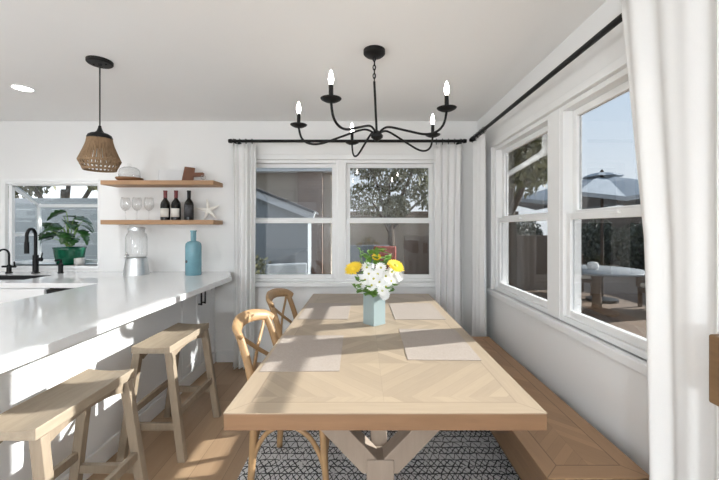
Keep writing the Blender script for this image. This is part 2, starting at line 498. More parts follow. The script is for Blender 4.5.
# ---- double hung windows
def dh_window(name, cx, gw, origin, rz, zt=2.05):
    """gw = width of the glass; local x along wall, y outwards"""
    root = empty(name, origin, rz); struct(root)
    hw = gw / 2
    f = MB(); f.frame(cx - hw - .07, cx + hw + .07, .81, zt, .03, .015, .125)
    struct(f.build('window_frame', M['trim'], root, bev=.003))
    up = MB(); up.frame(cx - hw - .04, cx + hw + .04, 1.422, zt - .03, .04, .072, .105)
    u = struct(up.build('upper_sash', M['trim'], root, bev=.004))
    g = MB(); g.box(cx - hw - .004, cx + hw + .004, .087, .091, 1.458, zt - .066); struct(g.build('pane', M['pane'], u))
    lo = MB(); lo.frame(cx - hw - .04, cx + hw + .04, .84, 1.446, .04, .034, .068)
    w = struct(lo.build('lower_sash', M['trim'], root, bev=.004))
    g = MB(); g.box(cx - hw - .004, cx + hw + .004, .049, .053, .876, 1.41); struct(g.build('pane', M['pane'], w))
    k = MB(); k.box(cx - .03, cx + .03, .020, .034, 1.425, 1.44); struct(k.build('sash_lock', M['trim'], w, bev=.002))
    return root
dh_window('window_1', 0, .793, (-.7165, WY, 0), 0)
dh_window('window_2', 0, .814, (.273, WY, 0), 0)
dh_window('window_3', 0, .80, (WX, 2.7025, 0), -PI / 2, 2.075)
dh_window('window_4', 0, .745, (WX, 1.675, 0), -PI / 2, 2.075)
# mullions, casings and sills
m = MB(); m.box(-.25, -.204, WY + .012, WY + .13, .81, 2.05); struct(m.build('trim_1', M['trim']))
m = MB(); m.box(WX + .012, WX + .13, 2.1175, 2.2325, .81, 2.075); struct(m.build('trim_2', M['trim'], bev=.003))
m = MB()
x0, x1 = BW[0], BW[1]
m.box(x0 - .05, x1 + .05, WY - .014, WY, 2.05, 2.10); m.box(x0 - .05, x0, WY - .014, WY, .81, 2.05); m.box(x1, x1 + .05, WY - .014, WY, .81, 2.05)
struct(m.build('trim_3', M['trim'], bev=.003))
m = MB(); m.box(x0 - .06, x1 + .06, WY - .035, WY + .015, .765, .81); struct(m.build('trim_4', M['trim'], bev=.004), 'white sill under the back windows')
m = MB(); y0, y1 = RW[0], RW[1]
m.box(WX - .014, WX, y0 - .05, y1 + .05, 2.075, 2.12); m.box(WX - .014, WX, y0 - .05, y0, .81, 2.075); m.box(WX - .014, WX, y1, y1 + .05, .81, 2.075)
struct(m.build('trim_5', M['trim'], bev=.003))
m = MB(); m.box(WX - .035, WX + .015, y0 - .06, y1 + .06, .765, .81); struct(m.build('trim_6', M['trim'], bev=.004), 'white sill under the right windows')

# ---- garden window over the sink
g = empty('window_5'); struct(g)
gx0, gx1, gz0, gz1 = GW; gy = WY + TH + .22; gzf = 1.62
m = MB()
m.box(gx0 - .04, gx1 + .0, WY - .012, WY, gz1, gz1 + .03); m.box(gx0 - .04, gx0, WY - .012, WY, gz0, gz1)
m.box(gx0, gx1, WY - .006, WY + TH, gz1 - .02, gz1); m.box(gx1 - .015, gx1, WY - .006, WY + TH, gz0, gz1 - .02)
struct(m.build('window_frame', M['trim'], g, bev=.003))
m = MB(); m.box(gx0, gx1, WY - .01, gy + .02, gz0 - .03, gz0); struct(m.build('window_sill', M['trim'], g, bev=.003))
m = MB(); m.box(-4.15, gx0, WY, WY + .022, gz0, gz1); struct(m.build('flange', M['wall'], g))
m = MB(); s = .035; ya = WY + .024
for x in (gx0, gx1 - s): 
    m.box(x, x + s, gy - s, gy, gz0, gzf)
    m.box(x, x + s, ya, ya + s, gz0, gz1)
    m.beam((x + s / 2, ya, gz1 - s / 2), (x + s / 2, gy, gzf - s / 2), s, s)
    m.box(x, x + s, ya + s, gy - s, gz0, gz0 + s)
    m.box(x, x + s, ya + s, gy - s, 1.27, 1.30)
m.box(gx0 + s, gx1 - s, gy - s, gy, gz0, gz0 + s); m.box(gx0 + s, gx1 - s, gy - s, gy, gzf - s, gzf); 
m.box(gx0 + s, gx1 - s, ya, ya + s, gz1 - s, gz1)
struct(m.build('bay_frame', M['trim'], g, bev=.003))
m = MB(); m.box(gx0 + s, gx1 - s, gy - .02, gy - .016, gz0 + s, gzf - s); struct(m.build('pane', M['clearpane'], g))
m = MB(); m.prism([(gx0 + s, ya + s), (gx1 - s, ya + s), (gx1 - s, gy - s), (gx0 + s, gy - s)], 0, .004)
for v in m.bm.verts: v.co.z += gz1 - s / 2 + (gzf - gz1) * (v.co.y - ya) / (gy - ya)
struct(m.build('pane', M['clearpane'], g))
for x in (gx0 + s / 2, gx1 - s / 2):
    m = MB(); m.box(x - .002, x + .002, ya + s, gy - s, gz0 + s, 1.62); struct(m.build('pane', M['clearpane'], g))

# ------------------------------------------------------------------ curtain rods and curtains
RZ = 2.212; RBY = 3.49; RBX = 1.05
def rod(name, label, p0, p1, brk, caps):
    t = thing(name, label, 'curtain rod', ((p0[0] + p1[0]) / 2, (p0[1] + p1[1]) / 2, RZ))
    o = Vector(t.location); q0 = Vector(p0) - o; q1 = Vector(p1) - o
    m = MB(); m.tube([q0, q1], .0145, 12, 1); m.build('pole', M['black'], t, smooth='auto')
    d = (q1 - q0).normalized()
    for q, s, on in ((q0, -1, caps[0]), (q1, 1, caps[1])):
        if not on: continue
        m = MB(); m.tube([q, q + d * s * .018, q + d * s * .032], [.021, .021, .017], 12, 1); m.build('finial', M['black'], t, smooth='auto')
    for b, w in brk:
        b = Vector(b) - o; w = Vector(w) - o
        m = MB(); m.tube([b + Vector((0, 0, -.018)), w + Vector((0, 0, -.018))], .008, 8, 1)
        n = (w - b).normalized(); m.tube([w + Vector((0, 0, -.018)) - n * .01, w + Vector((0, 0, -.018))], .03, 12, 1)
        m.ring(b, .0165, .005, 6, 16, 'x' if abs(d.x) > .5 else 'y'); m.build('bracket', M['black'], t, smooth='auto')
    return t
rod('curtain_rod', 'black curtain rod on white wall above the double window', (-1.29, RBY, RZ), (.985, RBY, RZ),
    [((-1.255, RBY, RZ), (-1.255, WY, RZ)), ((.965, RBY, RZ), (.965, WY, RZ))], (1, 1))
rod('curtain_rod', 'long black curtain rod over the bench windows on the right wall', (RBX, 3.43, RZ), (RBX, .96, RZ),
    [((RBX, 3.40, RZ), (WX, 3.40, RZ)), ((RBX, 1.0, RZ), (WX, 1.0, RZ))], (1, 0))

def curtain(label, fn, nu, nv, rings, axis, grp=None):
    """fn(u, v) -> point; v 0 top, 1 hem"""
    base = fn(.5, 1); base.z = 0
    t = thing('curtain', label, 'curtain', base)
    m = MB(); rows = []
    for j in range(nv + 1):
        rows.append([m.bm.verts.new(fn(i / nu, j / nv) - base) for i in range(nu + 1)])
    for a, b in zip(rows, rows[1:]):
        for i in range(nu): m.bm.faces.new((a[i], a[i + 1], b[i + 1], b[i]))
    m.build('curtain_panel', M['curtain'], t, smooth=True, solid=.003)
    for c in rings:
        m = MB(); m.ring(Vector(c) - base, .021, .0028, 6, 20, axis)
        m.tube([Vector(c) - base + Vector((0, 0, -.021)), Vector(c) - base + Vector((0, 0, -.036))], .004, 6, 1)
        m.build('curtain_ring', M['black'], t, smooth=True)
    return t
def f_left(u, v):
    x = -1.275 + u * (.225 + .0 * v) + .03 * v * (1 - u)
    y = RBY - .01 - .05 * v * v + (.013 + .015 * v) * math.sin(u * 2 * PI * 4.5 + .6 * v) + .008 * math.sin(u * 37)
    if v > .9: y -= (v - .9) * .5
    return Vector((x, y, 2.178 - v * 2.155))
curtain('white linen curtain beside the counter end, left of the back windows', f_left, 90, 36, [(-1.27 + i * .06, RBY, RZ) for i in range(4)], 'x')
def f_right(u, v):
    x = .70 + u * .29
    y = RBY - .005 + (.013 + .012 * v) * math.sin(u * 2 * PI * 4.2 + .5 + .7 * v) + .006 * math.sin(u * 33)
    return Vector((x + .012 * math.sin(v * 3 + u * 4), y, 2.178 - v * 2.15))
curtain('white curtain on the back rod beside the room corner', f_right, 90, 30, [(.72 + i * .06, RBY, RZ) for i in range(5)], 'x')
def f_side(u, v):
    y = 3.44 - u * .37
    x = RBX + (.012 + .012 * v) * math.sin(u * 2 * PI * 3.5 + .4 + .5 * v) - .0 * v
    return Vector((x + .008, y, 2.178 - v * 2.15))
curtain('white curtain in the corner at the far end of the right rod', f_side, 90, 30, [(RBX, 3.40 - i * .08, RZ) for i in range(5)], 'y')
def f_near(u, v):
    lead = 1.385 - .075 * min(1, v * 2.4) - .07 * v
    y = lead + u * (.985 - lead)
    x = 1.0 + (.008 + .009 * v) * math.sin(u * 2 * PI * 2.3 + 2.4 + .5 * v) + .006 * math.sin(u * 23 + 2 * v)
    return Vector((x + .012 * v, y, 2.245 - v * 2.23))
curtain('tall white curtain closest to the viewer beside the mantel', f_near, 80, 34, [(RBX, 1.40 - i * .1, RZ) for i in range(5)], 'y')

# ------------------------------------------------------------------ fireplace at the right edge
f = thing('fireplace', 'white painted brick fireplace breast under the wooden mantel', 'fireplace', (1.055, .3, 0))
m = MB(); 
m.box(-.115, .10, -1.0, -.35, 0, .903); m.box(-.115, .10, .25, .64, 0, .903); m.box(-.115, .10, -.35, .25, .72, .903); m.box(.06, .10, -.35, .25, 0, .72)
m.build('brick_surround', M['whitebrick'], f)
m = MB(); m.box(-.11, .06, -.35, .25, 0, .01); m.build('hearth', M['black'], f)
m = MB(); m.box(-.145, .145, -.75, .75, 0, .178); tag(m.build('mantel_beam', M['mantel'], bev=.006, loc=(1.040, .172, .905)), 'thick brown wooden mantel beam at the right edge beside the curtain', 'mantel')

# ------------------------------------------------------------------ rug
m = MB(); m.box(-.76, .76, -1.2, 1.2, 0, .012); tag(m.build('area_rug', M['rug'], bev=.004, loc=(.085, 2.06, 0)), 'grey and black patterned woven rug under the dining table', 'rug')
RG = .012

# ------------------------------------------------------------------ dining table
TX, TY = .072, 2.186
t = thing('dining_table', 'long pale oak dining table with diamond parquet top on the rug', 'table', (TX, TY, RG))
ZT = .76 - RG
m = MB(); m.box(-.523, .523, -1.04, 1.04, 0, .004); o = m.build('tabletop', M['tabletop'], t, loc=(0, 0, ZT - .004))
m = MB(); m.box(-.523, .523, -1.04, 1.04, ZT - .058, ZT - .004); m.build('table_edge', M['tableedge'], t, bev=.003)['label'] = 'warm brown oak edge board'
for s in (-1, 1):
    y = s * .67
    tr = MB(); tr.box(-.057, .057, y - .05, y + .05, .07, .385)
    po = tr.build('trestle_post', M['tableleg'], t, bev=.004)
    for d in (-1, 1):
        a = MB(); a.beam((d * .015, y, .325), (d * .365, y, ZT - .06), .085, .088, up=(0, 1, 0), cut='z'); a.build('trestle_arm', M['tableleg'], t, bev=.003)
    b = MB(); b.box(-.20, .20, y - .055, y + .055, 0, .08); b.build('trestle_foot', M['tableleg'], t, bev=.006)
    a = MB(); a.beam((0, y - s * .07, .34), (0, y - s * .46, ZT - .06), .06, .075, up=(1, 0, 0), cut='z')
    for v in a.bm.verts: pass
    a.build('diagonal_brace', M['tableleg'], t, bev=.003)
for y in (-.67, .67):
    m = MB(); m.box(-.40, .40, y - .08, y + .08, ZT - .075, ZT - .058); m.build('cross_batten', M['tableleg'], t)

# placemats
def mat(x, y, rz, label):
    m = MB(); hx, hy = .165, .245
    m.box(-hx, hx, -hy, hy, 0, .0028)
    o = m.build('placemat', M['mat'], loc=(x, y, .7602)); o.rotation_euler.z = rz
    tag(o, label, 'placemat', 'woven placemats on the dining table')
mat(-.268, 1.72, R(1), 'taupe woven placemat on the near left of the table before the nearer chair')
mat(.372, 1.845, R(-1), 'taupe woven placemat on the near right of the table, bench side')
mat(-.262, 2.565, R(-.5), 'taupe woven placemat at the far left before the farther chair')
mat(.372, 2.555, R(.5), 'taupe woven placemat at the far right of the table, beyond the vase')

# ------------------------------------------------------------------ bench
b = thing('dining_bench', 'low brown oak bench with chevron top along the right wall', 'bench', (.881, 2.18, 0))
m = MB(); m.box(-.195, .195, -.86, .86, 0, .004); m.build('bench_top', M['benchtop'], b, loc=(0, 0, .424))
m = MB(); m.box(-.195, .195, -.86, .86, .372, .424); m.build('top_edge', M['benchside'], b, bev=.002)
for y in (-.62, .62):
    m = MB(); m.box(-.15, .15, y - .04, y + .04, .012, .24); m.build('trestle', M['benchside'], b, bev=.004)
m = MB(); m.box(-.175, -.145, -.825, .825, .235, .372); m.box(.145, .175, -.825, .825, .235, .372); m.box(-.145, .145, -.825, -.795, .235, .372); m.box(-.145, .145, .795, .825, .235, .372)
m.build('apron', M['benchside'], b, bev=.003)

# ------------------------------------------------------------------ cross back chairs
def chair(label, loc, rz):
    c = thing('dining_chair', label, 'chair', loc, rz, 'cross back chairs at the table')
    w = M['chair']
    # seat outline
    def outline(k):
        pts = []
        for i in range(40):
            a = 2 * PI * i / 40
            ca, sa = math.cos(a), math.sin(a)
            e = .62
            x = math.copysign(abs(ca) ** e, ca) * .205 * k; y = math.copysign(abs(sa) ** e, sa) * (.205 + .018 * ca) * k
            pts.append((x, y))
        return pts
    m = MB(); m.prism(outline(1), .425, .458); m.build('seat', w, c, smooth='auto', bev=.008)
    m = MB(); m.prism(outline(.80), .458, .4635); m.build('seat_panel', M['cane'], c)['label'] = 'woven cane seat panel'
    for s in (-1, 1):
        m = MB(); m.tube([(-.205, s * .185, 0), (-.190, s * .183, .24), (-.188, s * .180, .45), (-.213, s * .175, .60), (-.258, s * .170, .74), (-.288, s * .166, .806)],
                         [.0175, .020, .0215, .021, .020, .019], 12); m.build('leg', w, c, smooth=True)
        m = MB(); m.tube([(.205, s * .195, 0), (.185, s * .178, .25), (.168, s * .165, .43)], [.0145, .018, .019], 12); m.build('leg', w, c, smooth=True)
    m = MB(); m.tube([(-.252, -.196, .785), (-.290, -.168, .811), (-.326, -.08, .829), (-.334, 0, .833), (-.326, .08, .829), (-.290, .168, .811), (-.252, .196, .785)],
                     [.024, .034, .037, .037, .037, .034, .024], 14, flat=((1, 0, 0), .55)); m.build('top_rail', w, c, smooth=True)
    for s in (-1, 1):
        m = MB(); m.tube([(-.192, s * .165, .475), (-.215, s * .13, .56), (-.255 + s * .004, 0, .66), (-.284, -s * .12, .755), (-.297, -s * .165, .80)],
                         .0125, 10, flat=((1, 0, 0), .6)); m.build('cross_slat', w, c, smooth=True)
    def arch(p, q, name='brace'):
        p = Vector(p); q = Vector(q); u = Vector((0, 0, 1))
        m = MB(); m.tube([p, p + (q - p) * .06 + u * .075, p + (q - p) * .22 + u * .165, p + (q - p) * .5 + u * .21, p + (q - p) * .78 + u * .165, p + (q - p) * .94 + u * .075, q], .0125, 10)
        m.build(name, w, c, smooth=True)
    arch((-.192, -.183, .14), (-.192, .183, .14)); arch((.188, -.18, .14), (.188, .18, .14))
    arch((-.192, -.183, .14), (.188, -.18, .14)); arch((-.192, .183, .14), (.188, .18, .14))
    return c
chair('honey brown cross back chair, nearer of the two at the table', (-.345, 1.97, RG), R(-10))
chair('honey brown cross back chair, farther one by the back window', (-.37, 2.71, RG), R(-10))

# ------------------------------------------------------------------ bar stools
def stool(label, y):
    s = thing('bar_stool', label, 'stool', (-1.228, y, 0), 0, 'saddle seat stools at the peninsula')
    z1 = .672; L = .262; W = .112
    m = MB(); nx, ny = 14, 10; top = []; bot = []
    for j in range(ny + 1):
        yy = -L + 2 * L * j / ny
        top.append([]); bot.append([])
        for i in range(nx + 1):
            xx = -W + 2 * W * i / nx
            dip = .010 * (1 - (xx / W) ** 2)
            top[-1].append(m.bm.verts.new((xx, yy, z1 - dip))); bot[-1].append(m.bm.verts.new((xx, yy, z1 - .042)))
    for j in range(ny):
        for i in range(nx):
            m.bm.faces.new((top[j][i], top[j][i + 1], top[j + 1][i + 1], top[j + 1][i])); m.bm.faces.new((bot[j][i], bot[j + 1][i], bot[j + 1][i + 1], bot[j][i + 1]))
    for j in range(ny):
        m.bm.faces.new((top[j][0], top[j + 1][0], bot[j + 1][0], bot[j][0])); m.bm.faces.new((top[j][nx], bot[j][nx], bot[j + 1][nx], top[j + 1][nx]))
    for i in range(nx):
        m.bm.faces.new((top[0][i], bot[0][i], bot[0][i + 1], top[0][i + 1])); m.bm.faces.new((top[ny][i], top[ny][i + 1], bot[ny][i + 1], bot[ny][i]))
    m.build('seat', M['stool'], s, bev=.003)
    # long arched rails under the seat
    for sx in (-1, 1):
        m = MB(); n = 16; x0 = sx * .088 - .011; x1 = sx * .088 + .011
        up = []; lo = []
        for k in range(n + 1):
            yy = -.20 + .40 * k / n
            d = .016 + .034 * abs(2 * k / n - 1) ** 2.2
            up.append((yy, z1 - .043)); lo.append((yy, z1 - .043 - d))
        for k in range(n):
            pts = [up[k], up[k + 1], lo[k + 1], lo[k]]
            A = [m.bm.verts.new((x0, p[0], p[1])) for p in pts]; B = [m.bm.verts.new((x1, p[0], p[1])) for p in pts]
            m.bm.faces.new(A); m.bm.faces.new(B[::-1])
            for q in range(4): m.bm.faces.new((A[q], A[(q + 1) % 4], B[(q + 1) % 4], B[q]))
        bmesh.ops.remove_doubles(m.bm, verts=m.bm.verts[:], dist=1e-5)
        m.build('seat_rail', M['stoolleg'], s)
    lx = lambda z: .178 - (.178 - .092) * z / (z1 - .04)
    for sx in (-1, 1):
        for sy in (-1, 1):
            m = MB(); m.beam((sx * lx(0), sy * .245, 0), (sx * lx(z1 - .042), sy * .228, z1 - .042), .044, .036, up=(0, 1, 0), cut='z'); m.build('leg', M['stoolleg'], s, bev=.003)
        m = MB(); m.beam((sx * lx(.27), -.222, .27), (sx * lx(.27), .222, .27), .024, .04); m.build('stretcher', M['stoolleg'], s, bev=.002)
    for sy in (-1, 1):
        m = MB(); m.beam((-lx(.20) + .015, sy * .24, .20), (lx(.20) - .015, sy * .24, .20), .024, .04); m.build('stretcher', M['stoolleg'], s, bev=.002)
    return s
stool('greyed oak saddle stool closest to the viewer, at the left edge', 1.472)
stool('greyed oak saddle stool by the cabinet doors, farther along the peninsula', 2.312)

# ------------------------------------------------------------------ kitchen peninsula and sink run
CT = .915; CB = .875
pX0, pX1 = -2.12, -1.20
# one L shaped worktop with the sink cut out
def worktop():
    m = MB()
    sx0, sx1, sy0, sy1 = -3.66, -2.90, 3.03, 3.34
    fy = 2.85
    m.box(LX, sx0, fy, WY - .002, CB, CT); m.box(sx1, pX0, fy, WY - .002, CB, CT); m.box(sx0, sx1, fy, sy0, CB, CT); m.box(sx0, sx1, sy1, WY - .002, CB, CT)
    m.prism([(pX0, -.6), (pX1, -.6), (pX1, 3.24), (-1.222, 3.272), (-1.345, WY - .002), (pX0, WY - .002)], CB, CT)
    bmesh.ops.remove_doubles(m.bm, verts=m.bm.verts[:], dist=1e-5)
    return m
o = worktop().build('countertop', M['quartz'], bev=.0)
tag(o, 'glossy white quartz worktop of the peninsula and sink run', 'countertop')

pn = thing('peninsula_cabinet', 'white panelled peninsula cabinet with black bar handles under the worktop', 'cabinet', (-1.8, 1.5, 0))
pf = .30  # local x of the face at world -1.5
m = MB(); m.box(-.30, pf - .02, -2.1, WY - 1.5 - .003, .0, CB - .001); m.build('body', M['cab'], pn)
m = MB(); m.box(pf - .02, pf - .002, -2.1, 1.434, .11, CB - .001); m.build('back_panel', M['cab'], pn)
for y0, y1 in ((1.44, 1.757), (1.763, 2.078)):
    m = MB(); m.box(pf - .02, pf, y0, y1, .115, CB - .006)
    d = m.build('door', M['cab'], pn, bev=.003)
    m = MB(); m.frame(0, y1 - y0, .115, CB - .006, .062, 0, .006)
    for v in m.bm.verts: v.co = Vector((pf + v.co.y, y0 + v.co.x, v.co.z))
    m.build('shaker_frame', M['cab'], d, bev=.002)
    yh = y1 - .035 if y0 < 1.6 else y0 + .035
    m = MB(); x = pf + .034
    m.box(x - .006, x + .006, yh - .006, yh + .006, .655, .81); m.box(pf + .005, x, yh - .006, yh + .006, .66, .672); m.box(pf + .005, x, yh - .006, yh + .006, .793, .805)
    m.build('handle', M['black'], d, bev=.002)
m = MB(); m.box(pf - .02, pf + .012, -2.1, WY - 1.5 - .02, 0, .108); m.build('base_moulding', M['trim'], pn, bev=.004)

sc_ = thing('sink_cabinet', 'white cabinet under the sink left of the steel dishwasher', 'cabinet', (-3.57, 3.29, 0))
m = MB(); m.box(-1.02, 1.02, -.40, .30, .10, .60); m.box(-1.02, 1.02, -.42, -.40, .10, CB - .001); m.build('body', M['cab'], sc_)
for k in range(4):
    x0 = -1.0 + k * .505
    m = MB(); m.box(x0, x0 + .495, -.44, -.421, .11, .70); d = m.build('door', M['cab'], sc_, bev=.003)
    m = MB(); m.box(x0, x0 + .495, -.44, -.421, .71, CB - .008); d = m.build('drawer', M['cab'], sc_, bev=.003)
m = MB(); m.box(-1.02, 1.02, -.36, -.34, 0, .10); m.build('toe_kick', M['cab'], sc_)
dw = thing('dishwasher', 'narrow steel dishwasher with black control strip beside the peninsula', 'dishwasher', (-2.335, 3.29, 0))
m = MB(); m.box(-.20, .20, -.40, .30, 0, .862); m.build('body', M['black'], dw)
m = MB(); m.box(-.20, .20, -.45, -.421, .10, .80); m.build('door', M['steel'], dw, bev=.004)
m = MB(); m.box(-.20, .20, -.45, -.421, .825, .862); m.build('control_strip', M['black'], dw, bev=.003)
m = MB(); m.tube([(-.17, -.475, .76), (.17, -.475, .76)], .009, 10, 1); m.box(-.16, -.145, -.475, -.45, .755, .765); m.box(.145, .16, -.475, -.45, .755, .765); m.build('handle', M['steel'], dw, smooth='auto')

# sink
sk = thing('kitchen_sink', 'black undermount kitchen sink in the worktop below the window', 'sink', (-3.28, 3.185, .68))
m = MB(); m.frame(-.379, .379, -.154, .154, .012, 0, .233)
for v in m.bm.verts: v.co = Vector((v.co.x, v.co.z, v.co.y))
m.box(-.367, .367, -.142, .142, 0, .012); m.build('basin', M['blackmatte'], sk, bev=.002)
m = MB(); m.lathe([(0, .012), (.04, .012), (.045, .016), (.03, .018), (0, .016)]); m.build('drain', M['steel'], sk, smooth=True)

def faucet_main():
    f = thing('kitchen_faucet', 'tall black gooseneck faucet in front of the potted plant', 'faucet', (-3.2, 3.47, CT))
    m = MB(); m.lathe([(0, 0), (.033, 0), (.033, .008), (.024, .014), (.024, .17), (.021, .178), (0, .178)]); m.build('base', M['black'], f, smooth='auto')
    pts = []
    dx, dy = .25, -.97
    for i in range(13):
        a = PI * i / 12
        r = .065 * (1 - math.cos(a)); pts.append((dx * r, dy * r, .36 + .072 * math.sin(a)))
    pts = [(0, 0, .17), (0, 0, .26)] + pts + [(dx * .13, dy * .13, .29)]
    m = MB(); m.tube(pts, .014, 12, 4); m.build('spout', M['black'], f, smooth=True)
    m = MB(); m.tube([(dx * .13, dy * .13, .31), (dx * .13, dy * .13, .20)], .019, 12, 1); m.build('spray_head', M['black'], f, smooth='auto')
    m = MB(); m.tube([(.01, 0, .135), (.06, 0, .135)], .019, 12, 1); m.tube([(.052, 0, .135), (.075, -.01, .20)], .006, 8, 1); m.build('lever', M['black'], f, smooth='auto')
faucet_main()
f = thing('filter_faucet', 'small black filtered water tap left of the tall gooseneck faucet', 'faucet', (-3.46, 3.47, CT))
m = MB(); m.lathe([(0, 0), (.028, 0), (.028, .01), (.019, .016), (.019, .075), (.01, .085), (0, .085)]); m.build('base', M['black'], f, smooth='auto')
pts = [(0, 0, .08), (0, 0, .15)] + [(-.0 * k, -.055 * (1 - math.cos(PI * k / 8)), .18 + .055 * math.sin(PI * k / 8)) for k in range(9)] + [(0, -.11, .155)]
m = MB(); m.tube(pts, .0085, 10, 4); m.build('spout', M['black'], f, smooth=True)
m = MB(); m.tube([(-.065, 0, .065), (.065, 0, .065)], .010, 10, 1); m.tube([(.055, 0, .065), (.055, -.005, .115)], .007, 8, 1); m.build('lever', M['black'], f, smooth='auto')
f = thing('soap_pump', 'short black soap pump in the worktop before the plant pot', 'soap dispenser', (-2.955, 3.47, CT))
m = MB(); m.lathe([(0, 0), (.023, 0), (.023, .008), (.02, .012), (.02, .09), (.012, .098), (.012, .105), (0, .105)]); m.build('body', M['black'], f, smooth='auto')
m = MB(); m.tube([(0, 0, .10), (0, 0, .125), (0, -.02, .132), (0, -.06, .128)], .009, 10, 3); m.build('nozzle', M['black'], f, smooth=True)
c = MB(); c.lathe([(0, 0), (.04, 0), (.046, .01), (.046, .07), (.041, .07), (.041, .012), (0, .012)])
tag(c.build('cup', M['ceramic'], smooth='auto', loc=(-2.93, 3.67, gz0)), 'small off white cup on the window ledge right of the plant', 'cup')

# potted plant
pp = thing('potted_plant', 'leafy green plant in a green glazed pot on the window ledge', 'plant', (-3.095, 3.745, gz0))
m = MB(); prof = [(0, 0), (.10, 0), (.110, .01), (.124, .08), (.134, .155), (.142, .18), (.133, .18), (.122, .155), (0, .15)]
m.lathe(prof, seg=36)
for v in m.bm.verts:
    a = math.atan2(v.co.y, v.co.x); r = math.hypot(v.co.x, v.co.y)
    if r > .11 and v.co.z > .005:
        k = 1 + .025 * math.cos(a * 12); v.co.x *= k; v.co.y *= k
m.build('pot', M['greenpot'], pp, smooth=True)
m = MB(); m.lathe([(0, .153), (.121, .155)]); m.build('soil', M['soil'], pp)
def leaf_mesh(L, W, droop, lobes=True):
    m = MB(); n = 12
    L_, R_, C_ = [], [], []
    for i in range(n + 1):
        u = i / n
        w = W * (math.sin(PI * min(1, u * .93 + .07)) ** .7) * (1 - .45 * u)
        if lobes and 2 < i < n - 1 and i % 3 == 0: w *= .62
        z = -droop * u * u * L; x = L * (u - droop * .25 * u * u)
        C_.append(m.bm.verts.new((x, 0, z))); L_.append(m.bm.verts.new((x, w, z + .16 * w))); R_.append(m.bm.verts.new((x, -w, z + .16 * w)))
    for i in range(n):
        m.bm.faces.new((C_[i], C_[i + 1], L_[i + 1], L_[i])); m.bm.faces.new((R_[i], R_[i + 1], C_[i + 1], C_[i]))
    return m
lv = [(-.33, -.02, .33, 180, .17, .07), (-.20, -.08, .40, 150, .19, .085), (-.05, -.05, .47, 60, .20, .09), (.03, -.07, .40, 330, .20, .10), (.10, -.03, .45, 20, .18, .085),
      (.20, -.04, .33, 350, .16, .07), (.28, -.06, .28, 340, .14, .05), (-.12, -.10, .28, 200, .17, .09), (-.24, -.05, .24, 190, .14, .06), (.06, -.10, .30, 300, .17, .09),
      (-.06, .03, .42, 100, .18, .08), (-.02, -.11, .36, 240, .17, .085), (.15, .02, .38, 10, .16, .07), (-.16, .02, .36, 160, .17, .075), (.0, -.06, .52, 200, .19, .09), (.22, .0, .42, 30, .17, .08), (-.27, -.06, .30, 215, .16, .075), (.13, -.10, .25, 310, .15, .08)]
for i, (x, y, z, az, L, W) in enumerate(lv):
    x *= .72; y *= .7; L *= .95; W *= 1.05; z += .03
    m = MB(); m.tube([(x * .12, y * .1, .188), (x * .45, y * .5, .188 + (z - .188) * .7), (x * .85, y, z)], [.006, .0045, .003], 6, 5); st = m.build('stem', M['stalk'], pp, smooth=True)
    m = leaf_mesh(L, W, .35 + .3 * random.random())
    rot = Matrix.Translation((x * .85, y, z)) @ Euler((R(random.uniform(-30, 30)), R(random.uniform(-10, 25)), R(az)), 'XYZ').to_matrix().to_4x4()
    m.bm.transform(rot); m.build('leaf', M['monstera'], pp, smooth=True, solid=.002)

# ------------------------------------------------------------------ floating shelves and what stands on them
SD = WY - .235; SY = WY - .125
m = MB(); m.box(-.535, .535, -.1175, .1165, 0, .042); s1 = m.build('floating_shelf', M['shelf'], bev=.003, loc=(-1.955, WY - .1175, 1.768))
tag(s1, 'upper warm oak floating shelf on the white wall', 'shelf')
s2 = s1.copy(); col.objects.link(s2); s2.location.z = 1.391; s2['label'] = 'lower warm oak floating shelf holding bottles and glasses'
Z1 = 1.810; Z2 = 1.433
ck = thing('cake_dome', 'clear glass cake dome on brown wooden plate, upper shelf', 'cake stand', (-2.285, SY, Z1))
m = MB(); m.lathe([(0, 0), (.075, 0), (.105, .012), (.118, .028), (.118, .036), (0, .032)], seg=36); m.build('plate', M['acacia'], ck, smooth='auto')
m = MB(); m.lathe([(.09, .036), (.09, .095), (.083, .118), (.06, .135), (.02, .145), (0, .146)], seg=36); dm = m.build('dome', M['glass'], ck, smooth=True, solid=.003)
m = MB(); m.lathe([(0, .145), (.01, .149), (.018, .162), (.014, .175), (0, .179)], seg=18); m.build('knob', M['glass'], dm, smooth=True)
m = MB(); m.box(-.14, .14, -.007, .007, 0, .135); o = m.build('serving_board', M['marble'], bev=.006, loc=(-1.92, WY - .03, Z1)); o.rotation_euler.x = R(-8); o.location.y = WY - .035
tag(o, 'pale marble serving board leaning on the wall, upper shelf', 'board')
cb = thing('cutting_board', 'dark walnut paddle board lying on edge, upper shelf', 'cutting board', (-1.735, SY + .03, Z1))
m = MB(); mt = Matrix.Rotation(R(90), 4, 'X')
m.prism([(-.055, 0), (.055, 0), (.075, .14), (-.022, .152)], -.012, .012, mt); m.build('board', M['boardwood'], cb, bev=.004)
m = MB(); m.prism([(.06, .05), (.155, .055), (.165, .062), (.165, .088), (.155, .095), (.066, .092)], -.011, .011, mt); hd = m.build('handle', M['boardwood'], cb, bev=.004)
m = MB(); m.ring((.165, -.014, .045), .022, .003, 6, 20, 'y'); m.build('hanging_ring', M['chrome'], hd, smooth=True)

